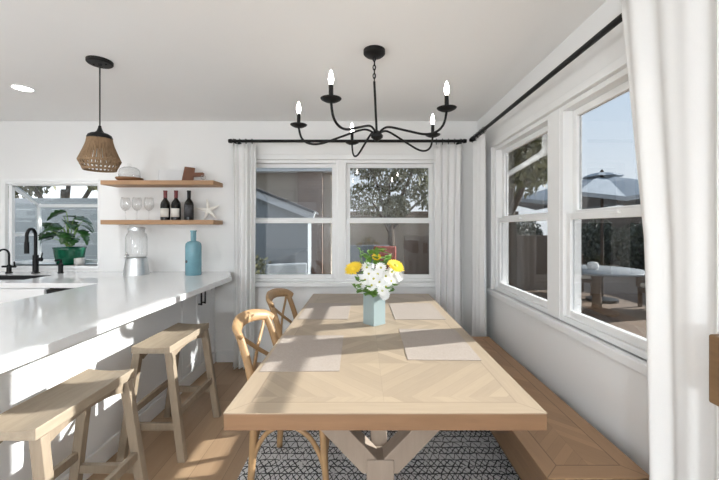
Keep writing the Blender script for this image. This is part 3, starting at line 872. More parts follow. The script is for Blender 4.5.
def wineglass(x, label):
    w = thing('wine_glass', label, 'wine glass', (x, SY, Z2), 0, 'stemmed glasses on the lower shelf')
    m = MB(); m.lathe([(0, .002), (.036, .002), (.036, .004), (.008, .008), (.0045, .014)], seg=26); m.build('foot', M['glass'], w, smooth=True)
    m = MB(); m.tube([(0, 0, .012), (0, 0, .095)], .0042, 8, 1); m.build('stem', M['glass'], w, smooth=True)
    m = MB(); m.lathe([(.004, .093), (.022, .102), (.040, .130), (.044, .155), (.040, .19), (.034, .222)], seg=26); m.build('bowl', M['glass'], w, smooth=True, solid=.002)
wineglass(-2.325, 'clear stemmed wine glass, leftmost of three on the lower shelf')
wineglass(-2.212, 'clear stemmed wine glass, middle of three on the lower shelf')
wineglass(-2.095, 'clear stemmed wine glass nearest the dark wine bottles')
def bottle(x, label, dark):
    b = thing('wine_bottle', label, 'wine bottle', (x, SY, Z2), 0, 'wine bottles on the lower shelf')
    m = MB(); m.lathe([(0, .004), (.038, 0), (.043, .005), (.043, .15), (.038, .175), (.02, .202), (.0155, .215), (.0155, .278), (.0175, .28), (.0175, .288), (0, .288)], seg=28); m.build('glass_body', M['wine'], b, smooth='auto')
    m = MB(); m.lathe([(.0168, .216), (.0168, .276), (.0186, .278), (.0186, .290), (0, .2905)], seg=24); m.build('capsule', M['black'] if dark else M['capsule'], b, smooth='auto')
    m = MB(); a0, a1 = R(200), R(340); n = 16; rr = .0437
    lo = [m.bm.verts.new((rr * math.cos(a0 + (a1 - a0) * k / n), rr * math.sin(a0 + (a1 - a0) * k / n), .03)) for k in range(n + 1)]
    hi = [m.bm.verts.new((v.co.x, v.co.y, .115 if not dark else .15)) for v in lo]
    for k in range(n): m.bm.faces.new((lo[k], lo[k + 1], hi[k + 1], hi[k]))
    m.build('label', M['darklabel'] if dark else M['paper'], b, smooth=True, solid=.0006)
bottle(-1.935, 'dark wine bottle with cream label nearest the wine glasses', False)
bottle(-1.83, 'dark wine bottle with cream label in the middle of three', False)
bottle(-1.703, 'dark wine bottle with black label beside the starfish', True)
# starfish
m = MB()
for k in range(5):
    a = R(90 + 72 * k + 8)
    Ls = (.115, .118, .10, .105, .115)[k]
    d = Vector((math.cos(a), 0, math.sin(a)))
    m.tube([Vector((0, 0, 0)), d * Ls * .3, d * Ls * .7 + Vector((0, .004, 0)), d * Ls], [.024, .019, .012, .005], 10, 5, flat=((0, 1, 0), .55))
o = m.build('starfish', M['star'], smooth=True, loc=(-1.535, SY + .05, Z2 + .098)); tag(o, 'pale dried starfish standing at the right end of the lower shelf', 'starfish')
# beverage dispenser
bd = thing('drink_dispenser', 'clear glass drink dispenser on galvanised stand on the worktop', 'drink dispenser', (-2.15, 3.37, CT))
m = MB(); m.lathe([(.112, 0), (.108, .02), (.088, .155), (.088, .16), (.083, .16), (.085, .15), (.105, .015)], seg=36); m.build('stand', M['galv'], bd, smooth='auto')
m = MB(); m.lathe([(0, .166), (.075, .166), (.086, .175), (.089, .20), (.089, .35), (.08, .385), (.066, .40), (.064, .42)], seg=36); m.build('jar', M['glass'], bd, smooth=True, solid=.004)
m = MB(); m.lathe([(0, .425), (.07, .425), (.072, .42), (.072, .445), (.066, .45), (0, .452)], seg=36); m.build('lid', M['galv'], bd, smooth='auto')
m = MB(); m.tube([(-.02, -.087, .19), (-.02, -.122, .19), (-.02, -.13, .17)], .009, 10, 3); m.tube([(-.02, -.112, .195), (-.02, -.112, .22)], .006, 8, 1); m.build('tap', M['chrome'], bd, smooth=True)
# blue bottle
bb = thing('blue_bottle', 'tall teal blue bottle on the worktop below the shelves', 'bottle', (-1.60, 3.35, CT))
m = MB(); m.lathe([(0, 0), (.066, 0), (.071, .006), (.071, .275), (.066, .298), (.05, .313), (.026, .32), (.024, .325), (.024, .405), (.028, .408), (.028, .42), (.018, .42), (.018, .33), (0, .32)], seg=36); m.build('body', M['blueglass'], bb, smooth='auto')
m = MB(); m.lathe([(0, 0), (.014, 0), (.014, .002), (0, .003)], seg=16, mtx=Matrix.Rotation(R(90), 4, 'X') ); 
m.build('seal', M['darklabel'], bb, loc=(-.035, -.0625, .13)).rotation_euler.z = R(-28)

# ------------------------------------------------------------------ vase with flowers
VX, VY, VZ = .070, 2.215, .7602
va = MB(); s = .049
out = [va.bm.verts.new((x * s, y * s, z)) for z in (0, .192) for x, y in ((-1, -1), (1, -1), (1, 1), (-1, 1))]
inn = [va.bm.verts.new((x * (s - .005), y * (s - .005), z)) for z in (.012, .192) for x, y in ((-1, -1), (1, -1), (1, 1), (-1, 1))]
for i in range(4):
    j = (i + 1) % 4
    va.bm.faces.new((out[i], out[j], out[4 + j], out[4 + i])); va.bm.faces.new((inn[i], inn[j], inn[4 + j], inn[4 + i])); va.bm.faces.new((out[4 + i], out[4 + j], inn[4 + j], inn[4 + i]))
va.bm.faces.new(out[:4]); va.bm.faces.new(inn[:4])
vo = va.build('flower_vase', M['bluevase'], bev=.002, loc=(VX, VY, VZ)); vo.rotation_euler.z = R(41)
tag(vo, 'square pale blue ceramic vase in the middle of the table', 'vase')

def petals_mesh(n, r0, r1, w, layers=1, cup=.15):
    m = MB()
    for l in range(layers):
        for k in range(n):
            a = 2 * PI * (k + .5 * l) / n + random.uniform(-.05, .05)
            rr = r1 * (1 - .22 * l) * random.uniform(.93, 1.05)
            ca, sa = math.cos(a), math.sin(a)
            pts = [(r0, -w * .35, 0), (r0 + (rr - r0) * .55, -w * .5, cup * rr * .5), (rr * .96, -w * .25, cup * rr), (rr, 0, cup * rr), (rr * .96, w * .25, cup * rr), (r0 + (rr - r0) * .55, w * .5, cup * rr * .5), (r0, w * .35, 0)]
            m.poly([(x * ca - y * sa, x * sa + y * ca, z + .003 * l) for x, y, z in pts])
    me = m.build('petals', None, recalc=False).data
    return me
def flower(name, head, nrm, me_p, mat, eye_r, label, cat, grp, eye_mat):
    """top-level stem with a head; head is relative to the vase centre"""
    base = Vector((random.uniform(-.025, .025), random.uniform(-.025, .025), .03))
    hd = Vector(head); nrm = Vector(nrm).normalized()
    t = thing(name, label, cat, Vector((VX, VY, VZ)) + base, 0, grp)
    rel = hd - base
    rim = Vector((max(-.035, min(.035, hd.x * .45)), max(-.035, min(.035, hd.y * .45)), .195)) - base
    m = MB(); m.tube([(0, 0, 0), rim, rim + (rel - rim) * .55 - nrm * .005, rel - nrm * .002], .0024, 6, 4); m.build('stem', M['leafg'], t, smooth=True)
    q = nrm.to_track_quat('Z', 'Y')
    p = bpy.data.objects.new('petals', me_p); col.objects.link(p); p.parent = t; p.location = rel; p.rotation_mode = 'QUATERNION'; p.rotation_quaternion = q
    m = MB(); m.lathe([(eye_r, 0), (eye_r * .9, eye_r * .35), (eye_r * .5, eye_r * .6), (0, eye_r * .66)], seg=14); e = m.build('flower_eye', eye_mat, t, smooth=True, loc=rel); e.rotation_mode = 'QUATERNION'; e.rotation_quaternion = q
tmp = []
def pm_(n, r0, r1, w, layers, cup, mat):
    me = petals_mesh(n, r0, r1, w, layers, cup)
    ob = [o for o in bpy.data.objects if o.data == me][0]; bpy.data.objects.remove(ob)
    me.materials.clear(); me.materials.append(mat); return me
P_d = pm_(15, .006, .036, .0135, 2, .12, M['white'])
P_y = pm_(22, .010, .058, .0145, 3, .10, M['yellow'])
P_s = pm_(18, .006, .032, .012, 3, .35, M['white'])
# (x right, depth, height) of the heads
dz = [(-.055, -.10, .275), (-.02, -.115, .245), (.02, -.115, .265), (.055, -.105, .235), (-.035, -.09, .310), (.012, -.10, .310), (.055, -.085, .295), (.085, -.08, .265), (-.075, -.075, .245),
      (.09, -.05, .315), (.03, -.075, .345), (-.01, -.12, .285), (.115, -.04, .285), (.035, -.12, .215), (-.045, -.06, .345)]
for i, h in enumerate(dz):
    h = (h[0] * 1.12 + .004, h[1], h[2] + .012)
    flower('daisy', h, (h[0] * 4, -1, .55), P_d, M['white'], .0085, 'white daisy in the bouquet in the pale blue vase', 'flower', 'white daisies in the vase', M['eye'])
flower('carnation', (.055, -.11, .20), (.2, -1, .2), P_s, M['white'], .012, 'white ruffled bloom hanging lowest over the vase rim', 'flower', None, M['white'])
flower('carnation', (.145, -.04, .30), (.7, -1, .3), P_s, M['white'], .012, 'white ruffled bloom at the right under the right yellow flower', 'flower', None, M['white'])
flower('gerbera', (-.128, -.07, .352), (-.35, -.75, .9), P_y, M['yellow'], .017, 'large yellow gerbera on the left of the bouquet', 'flower', None, M['yellow'])
flower('gerbera', (.128, -.06, .365), (.45, -.7, 1.0), P_y, M['yellow'], .017, 'yellow gerbera on the right side of the bouquet', 'flower', None, M['eye'])
flower('gerbera', (.012, -.02, .415), (0, -1, .9), pm_(16, .008, .030, .011, 2, .3, M['yellow']), M['yellow'], .009, 'small yellow bloom at the top of the bouquet', 'flower', None, M['eye'])
def sprig(tip, label, n=9, size=.04):
    base = Vector((VX, VY, VZ + .05)); tp = Vector(tip) - Vector((0, 0, .05))
    t = thing('greenery_sprig', label, 'greenery', base, 0, 'green sprigs in the vase')
    P = smooth_path([(0, 0, 0), (tp.x * .3, tp.y * .3, .145), (tp.x * .8, tp.y * .8, .145 + (tp.z - .145) * .6), tuple(tp)], 6)
    m = MB(); m.tube(P, .0022, 6, 1); m.build('stem', M['leafg'], t, smooth=True)
    for k in range(n):
        q = P[int(len(P) * (.5 + .48 * k / n))]
        l = MB(); L = size * random.uniform(.8, 1.2); W = L * .32
        C = [(0, 0, 0), (L * .4, W, .004), (L, 0, -.004), (L * .4, -W, .004)]
        l.poly(C); l.bm.transform(Matrix.Translation(q) @ Euler((random.uniform(-.5, .5), random.uniform(-.9, .2), random.uniform(0, 2 * PI))).to_matrix().to_4x4()); l.build('leaf', M['leafg'], t, solid=.0012)
sprig((.02, -.03, .47), 'tallest green sprig rising above the flowers', 16, .075)
sprig((-.03, -.02, .44), 'leafy green sprig just left of the tallest one', 12, .065)
sprig((.07, -.02, .42), 'leafy green sprig just right of the tallest one', 12, .065)
for tip in ((-.05, -.11, .215), (.0, -.12, .205), (.07, -.10, .23), (-.10, -.08, .235), (.11, -.08, .25), (-.02, -.12, .24), (-.085, -.09, .275)):
    sprig(tip, 'low green leaves between the daisies at the vase rim', 12, .052)
sprig((-.09, .03, .47), 'sparse brownish green sprig at the upper left of the bouquet', 9, .03)

# ------------------------------------------------------------------ chandelier
CX, CY = .069, 2.165; HZ = 1.929; OX, OY = .017, .035
ch = thing('chandelier', 'black iron five arm candle chandelier hanging over the table', 'chandelier', (CX, CY, CZ))
L0 = -CZ
m = MB(); m.lathe([(0, 0), (.066, 0), (.066, -.022), (.055, -.032), (.02, -.036), (0, -.036)], seg=32); m.build('canopy', M['black'], ch, smooth='auto')
z = -.036; k = 0
while z > -.185:
    m = MB(); pts = [(.008 * math.cos(a), 0, z - .016 + .016 * math.sin(a)) for a in [2 * PI * i / 14 for i in range(15)]]
    if k % 2: pts = [(0, p[0], p[2]) for p in pts]
    m.tube(pts, .0032, 6, 1, caps=False); m.build('chain_link', M['black'], ch, smooth=True); z -= .026; k += 1
hz = HZ + L0
m = MB(); m.tube([(0, 0, -.19), (OX, OY, hz)], .0075, 10, 1); m.build('stem', M['black'], ch, smooth='auto')
m = MB(); m.tube([(.0035, 0, -.03), (.004, .004, -.1), (.002, 0, -.19)], .0018, 6, 4); m.build('cord', M['cable'], ch, smooth=True)
m = MB(); m.lathe([(0, .03), (.012, .03), (.03, .012), (.038, 0), (.036, -.012), (.018, -.026), (.008, -.036), (0, -.04)], c=(OX, OY, hz), seg=28); m.build('hub', M['black'], ch, smooth='auto')
prof = [(.015, .008), (.045, .032), (.10, .036), (.23, -.008), (.345, -.046), (.42, -.046), (.468, -.012), (.487, .055)]
for ang in (178.5, 243, 322.6, 30.7, 107.2):
    a = R(ang); ca, sa = math.cos(a), math.sin(a); sx_ = -.024 if ang != 178.5 else .0
    m = MB(); m.tube([(OX + r * ca + sx_ * r / .487, OY + r * sa, hz + dz_) for r, dz_ in prof], .0068, 10, 6); arm = m.build('arm', M['black'], ch, smooth=True)
    cx, cy = OX + .487 * ca + sx_, OY + .487 * sa
    m = MB(); m.lathe([(0, .054), (.012, .053), (.032, .058), (.049, .067), (.053, .072), (.047, .071), (.030, .064), (.012, .061), (0, .061)], c=(cx, cy, hz), seg=26); m.build('drip_pan', M['black'], arm, smooth=True)
    m = MB(); m.lathe([(0, .058), (.0115, .058), (.0115, .138), (.010, .14), (0, .14)], c=(cx, cy, hz), seg=16); m.build('candle_sleeve', M['black'], arm, smooth='auto')
    m = MB(); m.lathe([(.007, .14), (.0105, .150), (.0135, .166), (.012, .184), (.0065, .203), (.002, .214), (0, .216)], c=(cx, cy, hz), seg=16); m.build('bulb', M['bulb'], arm, smooth=True)['label'] = 'lit white candle bulb'

# ------------------------------------------------------------------ pendant lamp
pl = thing('pendant_lamp', 'brown jute basket pendant lamp hanging over the peninsula', 'lamp', (-1.705, 2.30, CZ))
m = MB(); m.lathe([(0, 0), (.074, 0), (.074, -.016), (.068, -.022), (0, -.022)], seg=36); cn = m.build('canopy', M['black'], pl, smooth='auto')
for a in (0, 180):
    m = MB(); m.lathe([(.006, -.022), (.006, -.028), (0, -.03)], c=(.04 * math.cos(R(a)), .04 * math.sin(R(a)), 0), seg=10); m.build('screw', M['black'], cn, smooth=True)
m = MB(); m.lathe([(.012, -.022), (.010, -.034), (0, -.036)], seg=14); m.build('cord_grip', M['black'], cn, smooth=True)
m = MB(); m.tube([(0, 0, -.03), (0, 0, -.43)], .0042, 8, 1); m.build('cord', M['cable'], pl, smooth=True)
zt = -.492
m = MB(); m.lathe([(0, .07), (.008, .07), (.011, .056), (.017, .038), (.028, .026), (.048, .02), (.064, .010), (.071, -.006), (.069, -.020), (.05, -.016), (0, -.012)], c=(0, 0, zt), seg=32); m.build('cap', M['black'], pl, smooth='auto')
m = MB(); n = 66
r_t, r_w, r_b = .066, .114, .088; zw = zt - .155; zb = zt - .215
for k in range(n):
    a = 2 * PI * k / n; b = a + 2 * PI / n * random.uniform(-.3, .3)
    m.tube([(r_t * math.cos(a), r_t * math.sin(a), zt - .01), (r_t * 1.16 * math.cos(a), r_t * 1.16 * math.sin(a), zt - .06), (r_w * math.cos(b), r_w * math.sin(b), zw)], .0040, 5, 3)
n2 = 54
for k in range(n2):
    a = 2 * PI * k / n2; b = a + 2 * PI / n2 * (1 if k % 2 else -1)
    m.tube([(r_w * math.cos(a), r_w * math.sin(a), zw), (r_b * math.cos(b), r_b * math.sin(b), zb)], .0036, 5, 1)
for rr, zz in ((r_w, zw), (r_w - .002, zw - .008), (r_b, zb), (r_b + .003, zb + .007), (.102, zw - .03)): m.ring((0, 0, zz), rr, .0042, 6, 40)
m.build('shade', M['jute'], pl, smooth=True)
m = MB(); m.lathe([(0, -.02), (.018, -.02), (.018, -.07), (0, -.07)], c=(0, 0, zt), seg=14); m.build('socket', M['black'], pl, smooth='auto')
m = MB(); m.lathe([(.012, -.07), (.02, -.09), (.03, -.12), (.022, -.145), (0, -.152)], c=(0, 0, zt), seg=16); m.build('bulb', M['ceramic'], pl, smooth=True)

# recessed downlights
def downlight(x, y, label):
    d = thing('ceiling_downlight', label, 'downlight', (x, y, CZ), 0, 'recessed ceiling downlights')
    m = MB(); m.ring((0, 0, -.002), .066, .006, 8, 32); m.build('trim_ring', M['trim'], d, smooth=True)
    m = MB(); m.lathe([(0, -.003), (.062, -.003), (.062, -.0005), (0, -.0005)], seg=28); m.build('lens', M['can'], d)
    return d
downlight(-2.63, 2.745, 'lit round recessed downlight in the ceiling at the far left')

# ------------------------------------------------------------------ outdoors
m = MB(); m.box(-12, 18, WY + TH, 24, -.30, -.14); o = m.build('ground', M['concrete']); struct(o, 'pale concrete yard outside')
m = MB(); m.box(WX + TH, 18, -4, WY + TH, -.30, -.14); 
o = m.build('ground', M['deck']); struct(o, 'brown timber deck outside the right windows')
m = MB(); m.box(WX + TH + .6, 10.4, WY + TH, 20, -.14, -.10); o = m.build('patio_deck', M['deck']); struct(o)

def foliage(m, c, rad, n, size, fill=.35):
    c = Vector(c)
    for i in range(n):
        d = Vector((random.gauss(0, 1), random.gauss(0, 1), random.gauss(0, 1))).normalized() * (fill + (1 - fill) * random.random() ** .5)
        p = c + Vector((d.x * rad[0], d.y * rad[1], d.z * rad[2]))
        e = Euler((random.uniform(0, PI), random.uniform(0, PI), random.uniform(0, 2 * PI))).to_matrix()
        s = size * random.uniform(.6, 1.4)
        m.poly([p + e @ Vector(q) for q in ((-s, 0, 0), (0, -s * .45, 0), (s, 0, 0), (0, s * .45, 0))])
def tree(label, x, y, h, clumps, n, size, mat='tree', cat='tree', name='garden_tree'):
    t = thing(name, label, cat, (x, y, -.14))
    m = MB(); m.tube([(0, 0, 0), (.05, 0, h * .4), (-.05, .05, h * .8)], [.14, .11, .05], 8); 
    for (cx, cy, cz, r) in clumps: m.tube([(.0, 0, h * .45), (cx * .6, cy * .6, cz * .85), (cx, cy, cz)], [.06, .04, .015], 6)
    m.build('trunk', M['bark'], t, smooth=True)
    m = MB()
    for (cx, cy, cz, r) in clumps: foliage(m, (cx, cy, cz), (r, r, r * .8), n, size)
    m.build('foliage', M[mat], t, recalc=False)
    return t
tree('tree with sky between its leaves behind the back right window', .9, 12.0, 3.0, [(-.7, 0, 2.5, .75), (.0, .2, 3.3, .8), (.75, 0, 3.2, .9), (1.5, .3, 2.7, .8), (.2, -.2, 2.2, .5), (1.2, 0, 3.9, .8), (-.8, 0, 3.7, .7)], 800, .07)
tree('leafy olive coloured tree outside the far bench window', 2.35, 5.8, 3.6, [(-.5, 0, 2.7, .75), (.2, .1, 2.5, .65), (-.1, -.4, 3.3, .8), (.1, .3, 3.9, .9), (-.5, -.5, 4.1, .8), (.2, -.6, 4.4, .8), (-.3, -1.5, 2.32, .40), (.0, .2, 2.95, .7), (-.75, -.9, 2.75, .55)], 850, .055)  # high crown and low near clump shaped to keep sun off the back windows
m = MB(); m.box(LX - TH, 2.1, WY + TH, WY + TH + .75, CZ + .02, CZ + .14); m.box(WX + TH, 2.1, RY, WY + TH, CZ + .02, CZ + .14)  # eave added to block sun at the back and garden windows
struct(m.build('shade_overhang', M['outwhite']), 'white roof overhang added to shade the back and garden windows')
# fence and hedge on the right
f = thing('timber_fence', 'dark timber fence beyond the patio outside the right windows', 'fence', (9.8, 10, -.14))
m = MB(); 
for k in range(110): m.box(-.012, .012, -8 + k * .15, -8 + k * .15 + .1485, .05, 2.0)
m.build('boards', M['fence'], f)
m = MB(); m.box(.012, .06, -8, 8.5, .35, .45); m.box(.012, .06, -8, 8.5, 1.6, 1.7); m.build('rails', M['fence'], f)
for i, (y, rr, hh) in enumerate(((7.4, 1.1, 1.3), (9.4, 1.25, 1.45), (11.6, 1.2, 1.35), (13.6, 1.3, 1.5), (15.8, 1.3, 1.45), (18.2, 1.4, 1.7), (20.5, 1.4, 1.8))):
    x = 9.0 if i < 5 else 8.4
    s = thing('shrub', ('dark shrub before the fence, behind the patio table', 'dark shrub before the fence, left of the patio table', 'rounded dark shrub by the fence behind the umbrella', 'dark shrub by the fence left of the umbrella pole',
                        'dark shrub seen low in the far bench window', 'dark shrub beside the olive tree in the far bench window', 'dark shrub at the far end of the fence')[i], 'shrub', (x, y, -.14), 0, 'dark shrubs along the fence')
    m = MB(); foliage(m, (0, 0, hh * .62), (.62, rr * .8, hh * .62), 1700, .085); m.build('foliage', M['hedge'], s, recalc=False)
    m = MB(); m.tube([(0, 0, 0), (.02, 0, hh * .5)], .05, 6, 1); m.build('stem', M['bark'], s)
# patio umbrella
um = thing('patio_umbrella', 'slate blue patio umbrella with a small vent cap outside', 'umbrella', (4.78, 7.1, -.10))
m = MB(); m.tube([(0, 0, 0), (0, 0, 2.54)], .028, 12, 1); m.build('pole', M['fence'], um, smooth='auto')
m = MB(); m.lathe([(0, 0), (.28, 0), (.28, .05), (.06, .09), (0, .09)], seg=28); m.build('base', M['black'], um, smooth='auto')
n = 8
def canopy_mesh(rings, sag):
    m = MB(); rows = []
    for r, z in rings:
        row = []
        for k in range(n * 4):
            a = 2 * PI * k / (n * 4); t = (k % 4) / 4; rr = r * math.cos(PI / n) / math.cos(((t) - .5) * 2 * PI / n)
            row.append(m.bm.verts.new((rr * math.cos(a), rr * math.sin(a), z - sag * r * (1 - abs(2 * t - 1)) * .06)))
        rows.append(row)
    for a, b in zip(rows, rows[1:]):
        for k in range(n * 4): m.bm.faces.new((a[k], a[(k + 1) % (n * 4)], b[(k + 1) % (n * 4)], b[k]))
    return m
canopy_mesh([(.03, 2.47), (.28, 2.44), (.75, 2.34), (1.3, 2.18), (1.72, 2.06), (1.72, 1.99)], 1).build('canopy', M['canopy'], um, solid=.006)
canopy_mesh([(.02, 2.57), (.22, 2.535), (.36, 2.48)], .6).build('vent_cap', M['canopy'], um, solid=.006)
m = MB(); m.lathe([(0, 2.55), (.03, 2.56), (.035, 2.58), (.02, 2.62), (0, 2.63)], seg=14); m.build('finial', M['fence'], um, smooth=True)
for k in range(n):
    a = 2 * PI * k / n
    m = MB(); m.beam((.03 * math.cos(a), .03 * math.sin(a), 2.44), (1.68 * math.cos(a), 1.68 * math.sin(a), 2.035), .018, .025); rb = m.build('rib', M['fence'], um)
# patio table with chairs
pt = thing('patio_table', 'round grey patio table under the umbrella on the deck', 'table', (4.05, 6.15, -.10))
m = MB(); m.lathe([(0, .70), (.70, .70), (.72, .715), (.72, .735), (.70, .75), (0, .75)], seg=40); m.build('tabletop', M['patio'], pt, smooth='auto')
m = MB(); m.lathe([(0, 0), (.32, 0), (.32, .03), (.08, .08), (.06, .4), (.08, .70), (0, .70)], seg=24); m.build('pedestal', M['wicker'], pt, smooth='auto')
m = MB(); m.lathe([(0, 0), (.07, 0), (.09, .05), (.08, .11), (.03, .13), (.03, .1), (0, .1)], seg=20); tag(m.build('lantern', M['ceramic'], smooth='auto', loc=(3.95, 6.1, .65)), 'small pale pot standing on the patio table', 'pot')
def wchair(label, x, y, rz):
    c = thing('wicker_chair', label, 'chair', (x, y, -.10), rz, 'wicker chairs on the patio')
    m = MB(); m.box(-.28, .28, -.28, .28, .28, .36); m.build('seat', M['wicker'], c, bev=.02)
    m = MB(); m.box(-.24, .26, -.24, .24, .36, .45); m.build('cushion', M['cream'], c, bev=.03)
    m = MB(); m.box(-.32, -.25, -.30, .30, .30, .86); m.build('backrest', M['wicker'], c, bev=.03)
    for s in (-1, 1):
        m = MB(); m.box(-.28, .28, s * .30 - .03, s * .30 + .03, .36, .62); m.build('armrest', M['wicker'], c, bev=.02)
        for q in (-.24, .24): m = MB(); m.box(q - .025, q + .025, s * .26 - .025, s * .26 + .025, 0, .28); m.build('leg', M['wicker'], c)
wchair('brown wicker chair behind the patio table', 4.7, 7.9, R(-100))
wchair('brown wicker chair right of the patio table', 5.35, 6.3, R(175))
# white drain pipe outside the far right window
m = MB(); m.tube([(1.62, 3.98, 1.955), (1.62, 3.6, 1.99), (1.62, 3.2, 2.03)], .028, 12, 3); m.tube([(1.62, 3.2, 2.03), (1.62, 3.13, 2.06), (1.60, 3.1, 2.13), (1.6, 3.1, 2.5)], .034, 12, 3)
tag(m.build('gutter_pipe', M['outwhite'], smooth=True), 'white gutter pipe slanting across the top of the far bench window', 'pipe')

# neighbouring buildings behind
hA = thing('neighbour_house', 'beige stucco house behind the left back window', 'house', (-2.4, 10.5, -.14))
m = MB(); m.box(-4.2, 1.45, 0, 3.5, 0, 3.12); m.build('wall', M['stucco'], hA)
m = MB(); m.box(-4.5, 1.6, -.35, 3.8, 3.12, 3.30); m.build('eave', M['outwhite'], hA)
m = MB(); m.poly([(-4.5, -.3, 3.3), (1.6, -.3, 3.3), (1.4, 1.8, 4.1), (-4.1, 1.8, 4.1)]); m.poly([(-4.5, 3.8, 3.3), (1.6, 3.8, 3.3), (1.4, 1.8, 4.1), (-4.1, 1.8, 4.1)]); m.build('roof', M['rooftile'], hA, solid=.08)
m = MB(); m.box(.5, 1.22, -.22, -.02, 0, 4.6); m.build('chimney', M['brick'], hA)
g_ = thing('grey_shed', 'low grey blue shed with a white sloping roof edge behind the back window', 'shed', (-2.9, 7.4, -.14))
m = MB(); 
pr = [(-1.6, 0), (1.75, 0), (1.75, 1.72), (-1.6, 3.05)]
m.prism(pr, -.5, 0, Matrix.Rotation(R(90), 4, 'X')); m.build('wall', M['greywall'], g_)
m = MB(); m.beam((-1.8, -.12, 3.20), (1.9, -.12, 1.74), .10, .17, up=(0, 0, 1)); m.build('fascia', M['outwhite'], g_)
m = MB(); m.poly([(-1.8, -.2, 3.28), (1.9, -.2, 1.82), (1.9, .6, 1.82), (-1.8, .6, 3.28)]); m.build('roof', M['rooftile'], g_, solid=.05)
hB = thing('brown_house', 'brown stucco house behind the right back window', 'house', (2.9, 14.4, -.14))
m = MB(); m.box(-3.6, 3.2, 0, 3, 0, 2.02); m.build('wall', M['stucco'], hB)
m = MB(); m.box(-3.7, 3.3, -.25, 3.2, 2.02, 2.16); m.build('eave', M['brownwall'], hB)
gw_ = MB(); gw_.box(-1.2, 2.6, -.1, .1, 0, 1.32); tag(gw_.build('garden_wall', M['brownwall'], loc=(2.2, 8.6, -.14)), 'dark brown garden wall outside the back right window', 'wall')
gp = MB(); gp.box(-.55, .55, -.06, .06, 0, 1.1); tag(gp.build('garden_screen', M['greywall'], loc=(.05, 8.2, -.14)), 'grey blue garden screen outside the back right window', 'screen')
# garden furniture behind the back windows
def lounge(label, x, y, rz, mat):
    c = thing('garden_armchair', label, 'armchair', (x, y, -.14), rz)
    m = MB(); m.box(-.33, .33, -.30, .30, .30, .42); m.build('seat', M[mat], c, bev=.03)
    m = MB(); m.box(-.36, .36, .26, .36, .30, .88); m.build('backrest', M[mat], c, bev=.03)
    for s in (-1, 1):
        m = MB(); m.box(s * .36 - .05, s * .36 + .05, -.34, .30, 0, .64); m.build('armrest', M['outwhite'], c, bev=.015)
    return c
lounge('white armed garden chair outside the left back window', -1.2, 5.9, R(25), 'greywall')
lounge('red cushioned garden chair outside behind the flowers', .385, 6.6, R(-8), 'red').scale = (.6, .9, 1.3)
def planter(label, x, y):
    c = thing('garden_planter', label, 'planter', (x, y, -.14))
    m = MB(); m.lathe([(0, 0), (.15, 0), (.2, .35), (.18, .35), (.14, .05), (0, .32)], seg=20); m.build('pot', M['brownwall'], c, smooth='auto')
    m = MB(); foliage(m, (0, 0, .65), (.28, .28, .35), 260, .05); m.build('foliage', M['tree'], c, recalc=False)
planter('small potted shrub outside at the lower left of the back windows', -1.95, 6.6)
# neighbour fence behind the garden window
fb = thing('grey_fence', 'grey board fence seen through the garden window over the sink', 'fence', (-5.6, 6.2, -.14))
m = MB()
for k in range(10): m.box(-5.2, 2.0, -.015, .015, .02 + k * .2, .02 + k * .2 + .197)
m.build('boards', M['fencegrey'], fb)
for k in range(5):
    m = MB(); m.box(-5.0 + k * 1.6, -4.9 + k * 1.6, .015, .1, 0, 1.98); m.build('post', M['fencegrey'], fb)
tree('shaded green tree above the grey fence behind the garden window', -7.0, 8.3, 3.0, [(-1.2, 0, 2.9, .9), (.1, .2, 3.4, 1.0), (1.2, 0, 3.0, .9)], 1100, .09)

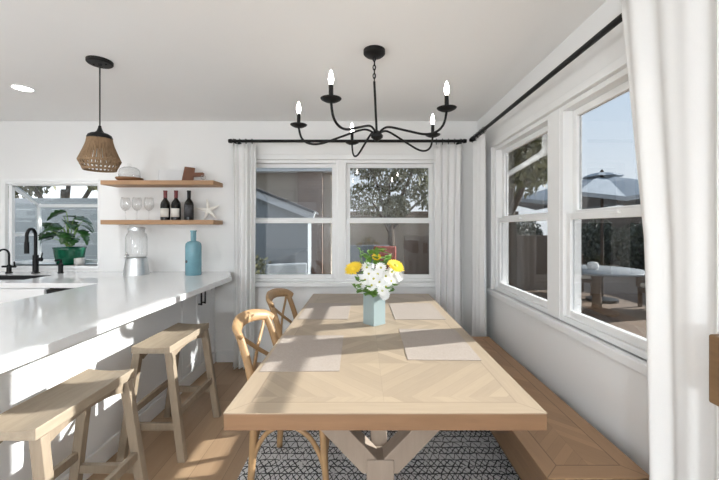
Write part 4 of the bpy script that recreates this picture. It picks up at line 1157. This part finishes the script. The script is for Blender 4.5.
# ------------------------------------------------------------------ light
w = bpy.data.worlds.new('sky'); scn.world = w; w.use_nodes = True
nt = w.node_tree; nt.nodes.clear()
out = nt.nodes.new('ShaderNodeOutputWorld'); bg = nt.nodes.new('ShaderNodeBackground')
tc = nt.nodes.new('ShaderNodeTexCoord'); sp = nt.nodes.new('ShaderNodeSeparateXYZ'); rp = nt.nodes.new('ShaderNodeValToRGB')
nt.links.new(tc.outputs['Generated'], sp.inputs[0]); nt.links.new(sp.outputs[2], rp.inputs[0])
rp.color_ramp.elements[0].position = 0.0; rp.color_ramp.elements[0].color = (.93, .94, .96, 1)
rp.color_ramp.elements[1].position = .75; rp.color_ramp.elements[1].color = (.60, .73, .93, 1)
e = rp.color_ramp.elements.new(.28); e.color = (.72, .83, .97, 1)
bg.inputs['Strength'].default_value = 1.35
nt.links.new(rp.outputs[0], bg.inputs[0]); nt.links.new(bg.outputs[0], out.inputs[0])

GE = 19
sd = Vector((-1, -.285, -.436)).normalized()
sl = bpy.data.lights.new('sun', 'SUN'); sl.energy = 14.5; sl.angle = R(.6); sl.color = (1, .965, .92)
so = bpy.data.objects.new('sun', sl); col.objects.link(so); so.rotation_euler = sd.to_track_quat('-Z', 'Y').to_euler(); so.location = (8, 4, 6)

# first spot is the far left downlight, the rest unseen ceiling fill added
for i, (x, y) in enumerate(((-2.63, 2.745), (-3.4, 1.2), (-2.0, .6), (-3.4, -.8), (-1.0, -.6), (.4, -.6), (-2.0, -1.8), (0, -1.8))):
    ll = bpy.data.lights.new('downlight_and_fill', 'SPOT'); ll.energy = 14; ll.color = (.95, .98, 1); ll.shadow_soft_size = .06; ll.spot_size = R(150); ll.spot_blend = .6
    lo = bpy.data.objects.new('downlight_and_fill', ll); col.objects.link(lo); lo.location = (x, y, CZ - .012)

# unseen fill lights added behind and beside the viewer to brighten the room
for i, (x, y, z, e) in enumerate(((-3.3, -1.5, 1.7, GE * .6), (-2.7, -.2, 1.7, GE * .4), (-3.6, 1.3, 1.8, GE * .22), (-.5, -1.7, 1.35, GE * 3.3))):
    ll = bpy.data.lights.new('fill_light', 'POINT'); ll.energy = e; ll.color = (.86, .94, 1); ll.shadow_soft_size = .14
    lo = bpy.data.objects.new('fill_light', ll); col.objects.link(lo); lo.location = (x, y, z)

# ------------------------------------------------------------------ camera
cd = bpy.data.cameras.new('camera'); cam = bpy.data.objects.new('camera', cd); col.objects.link(cam)
cam.location = (0, 0, H); cam.rotation_euler = (PI / 2, 0, 0)
cd.sensor_width = 36; cd.lens = F / 719 * 36; cd.shift_x = -3.5 / 719; cd.shift_y = -12 / 719
cd.clip_start = .02; cd.clip_end = 200
scn.camera = cam
vs = scn.view_settings
vs.view_transform = 'Standard'; vs.look = 'None'; vs.gamma = 1; vs.use_curve_mapping = False
vs.exposure = .82
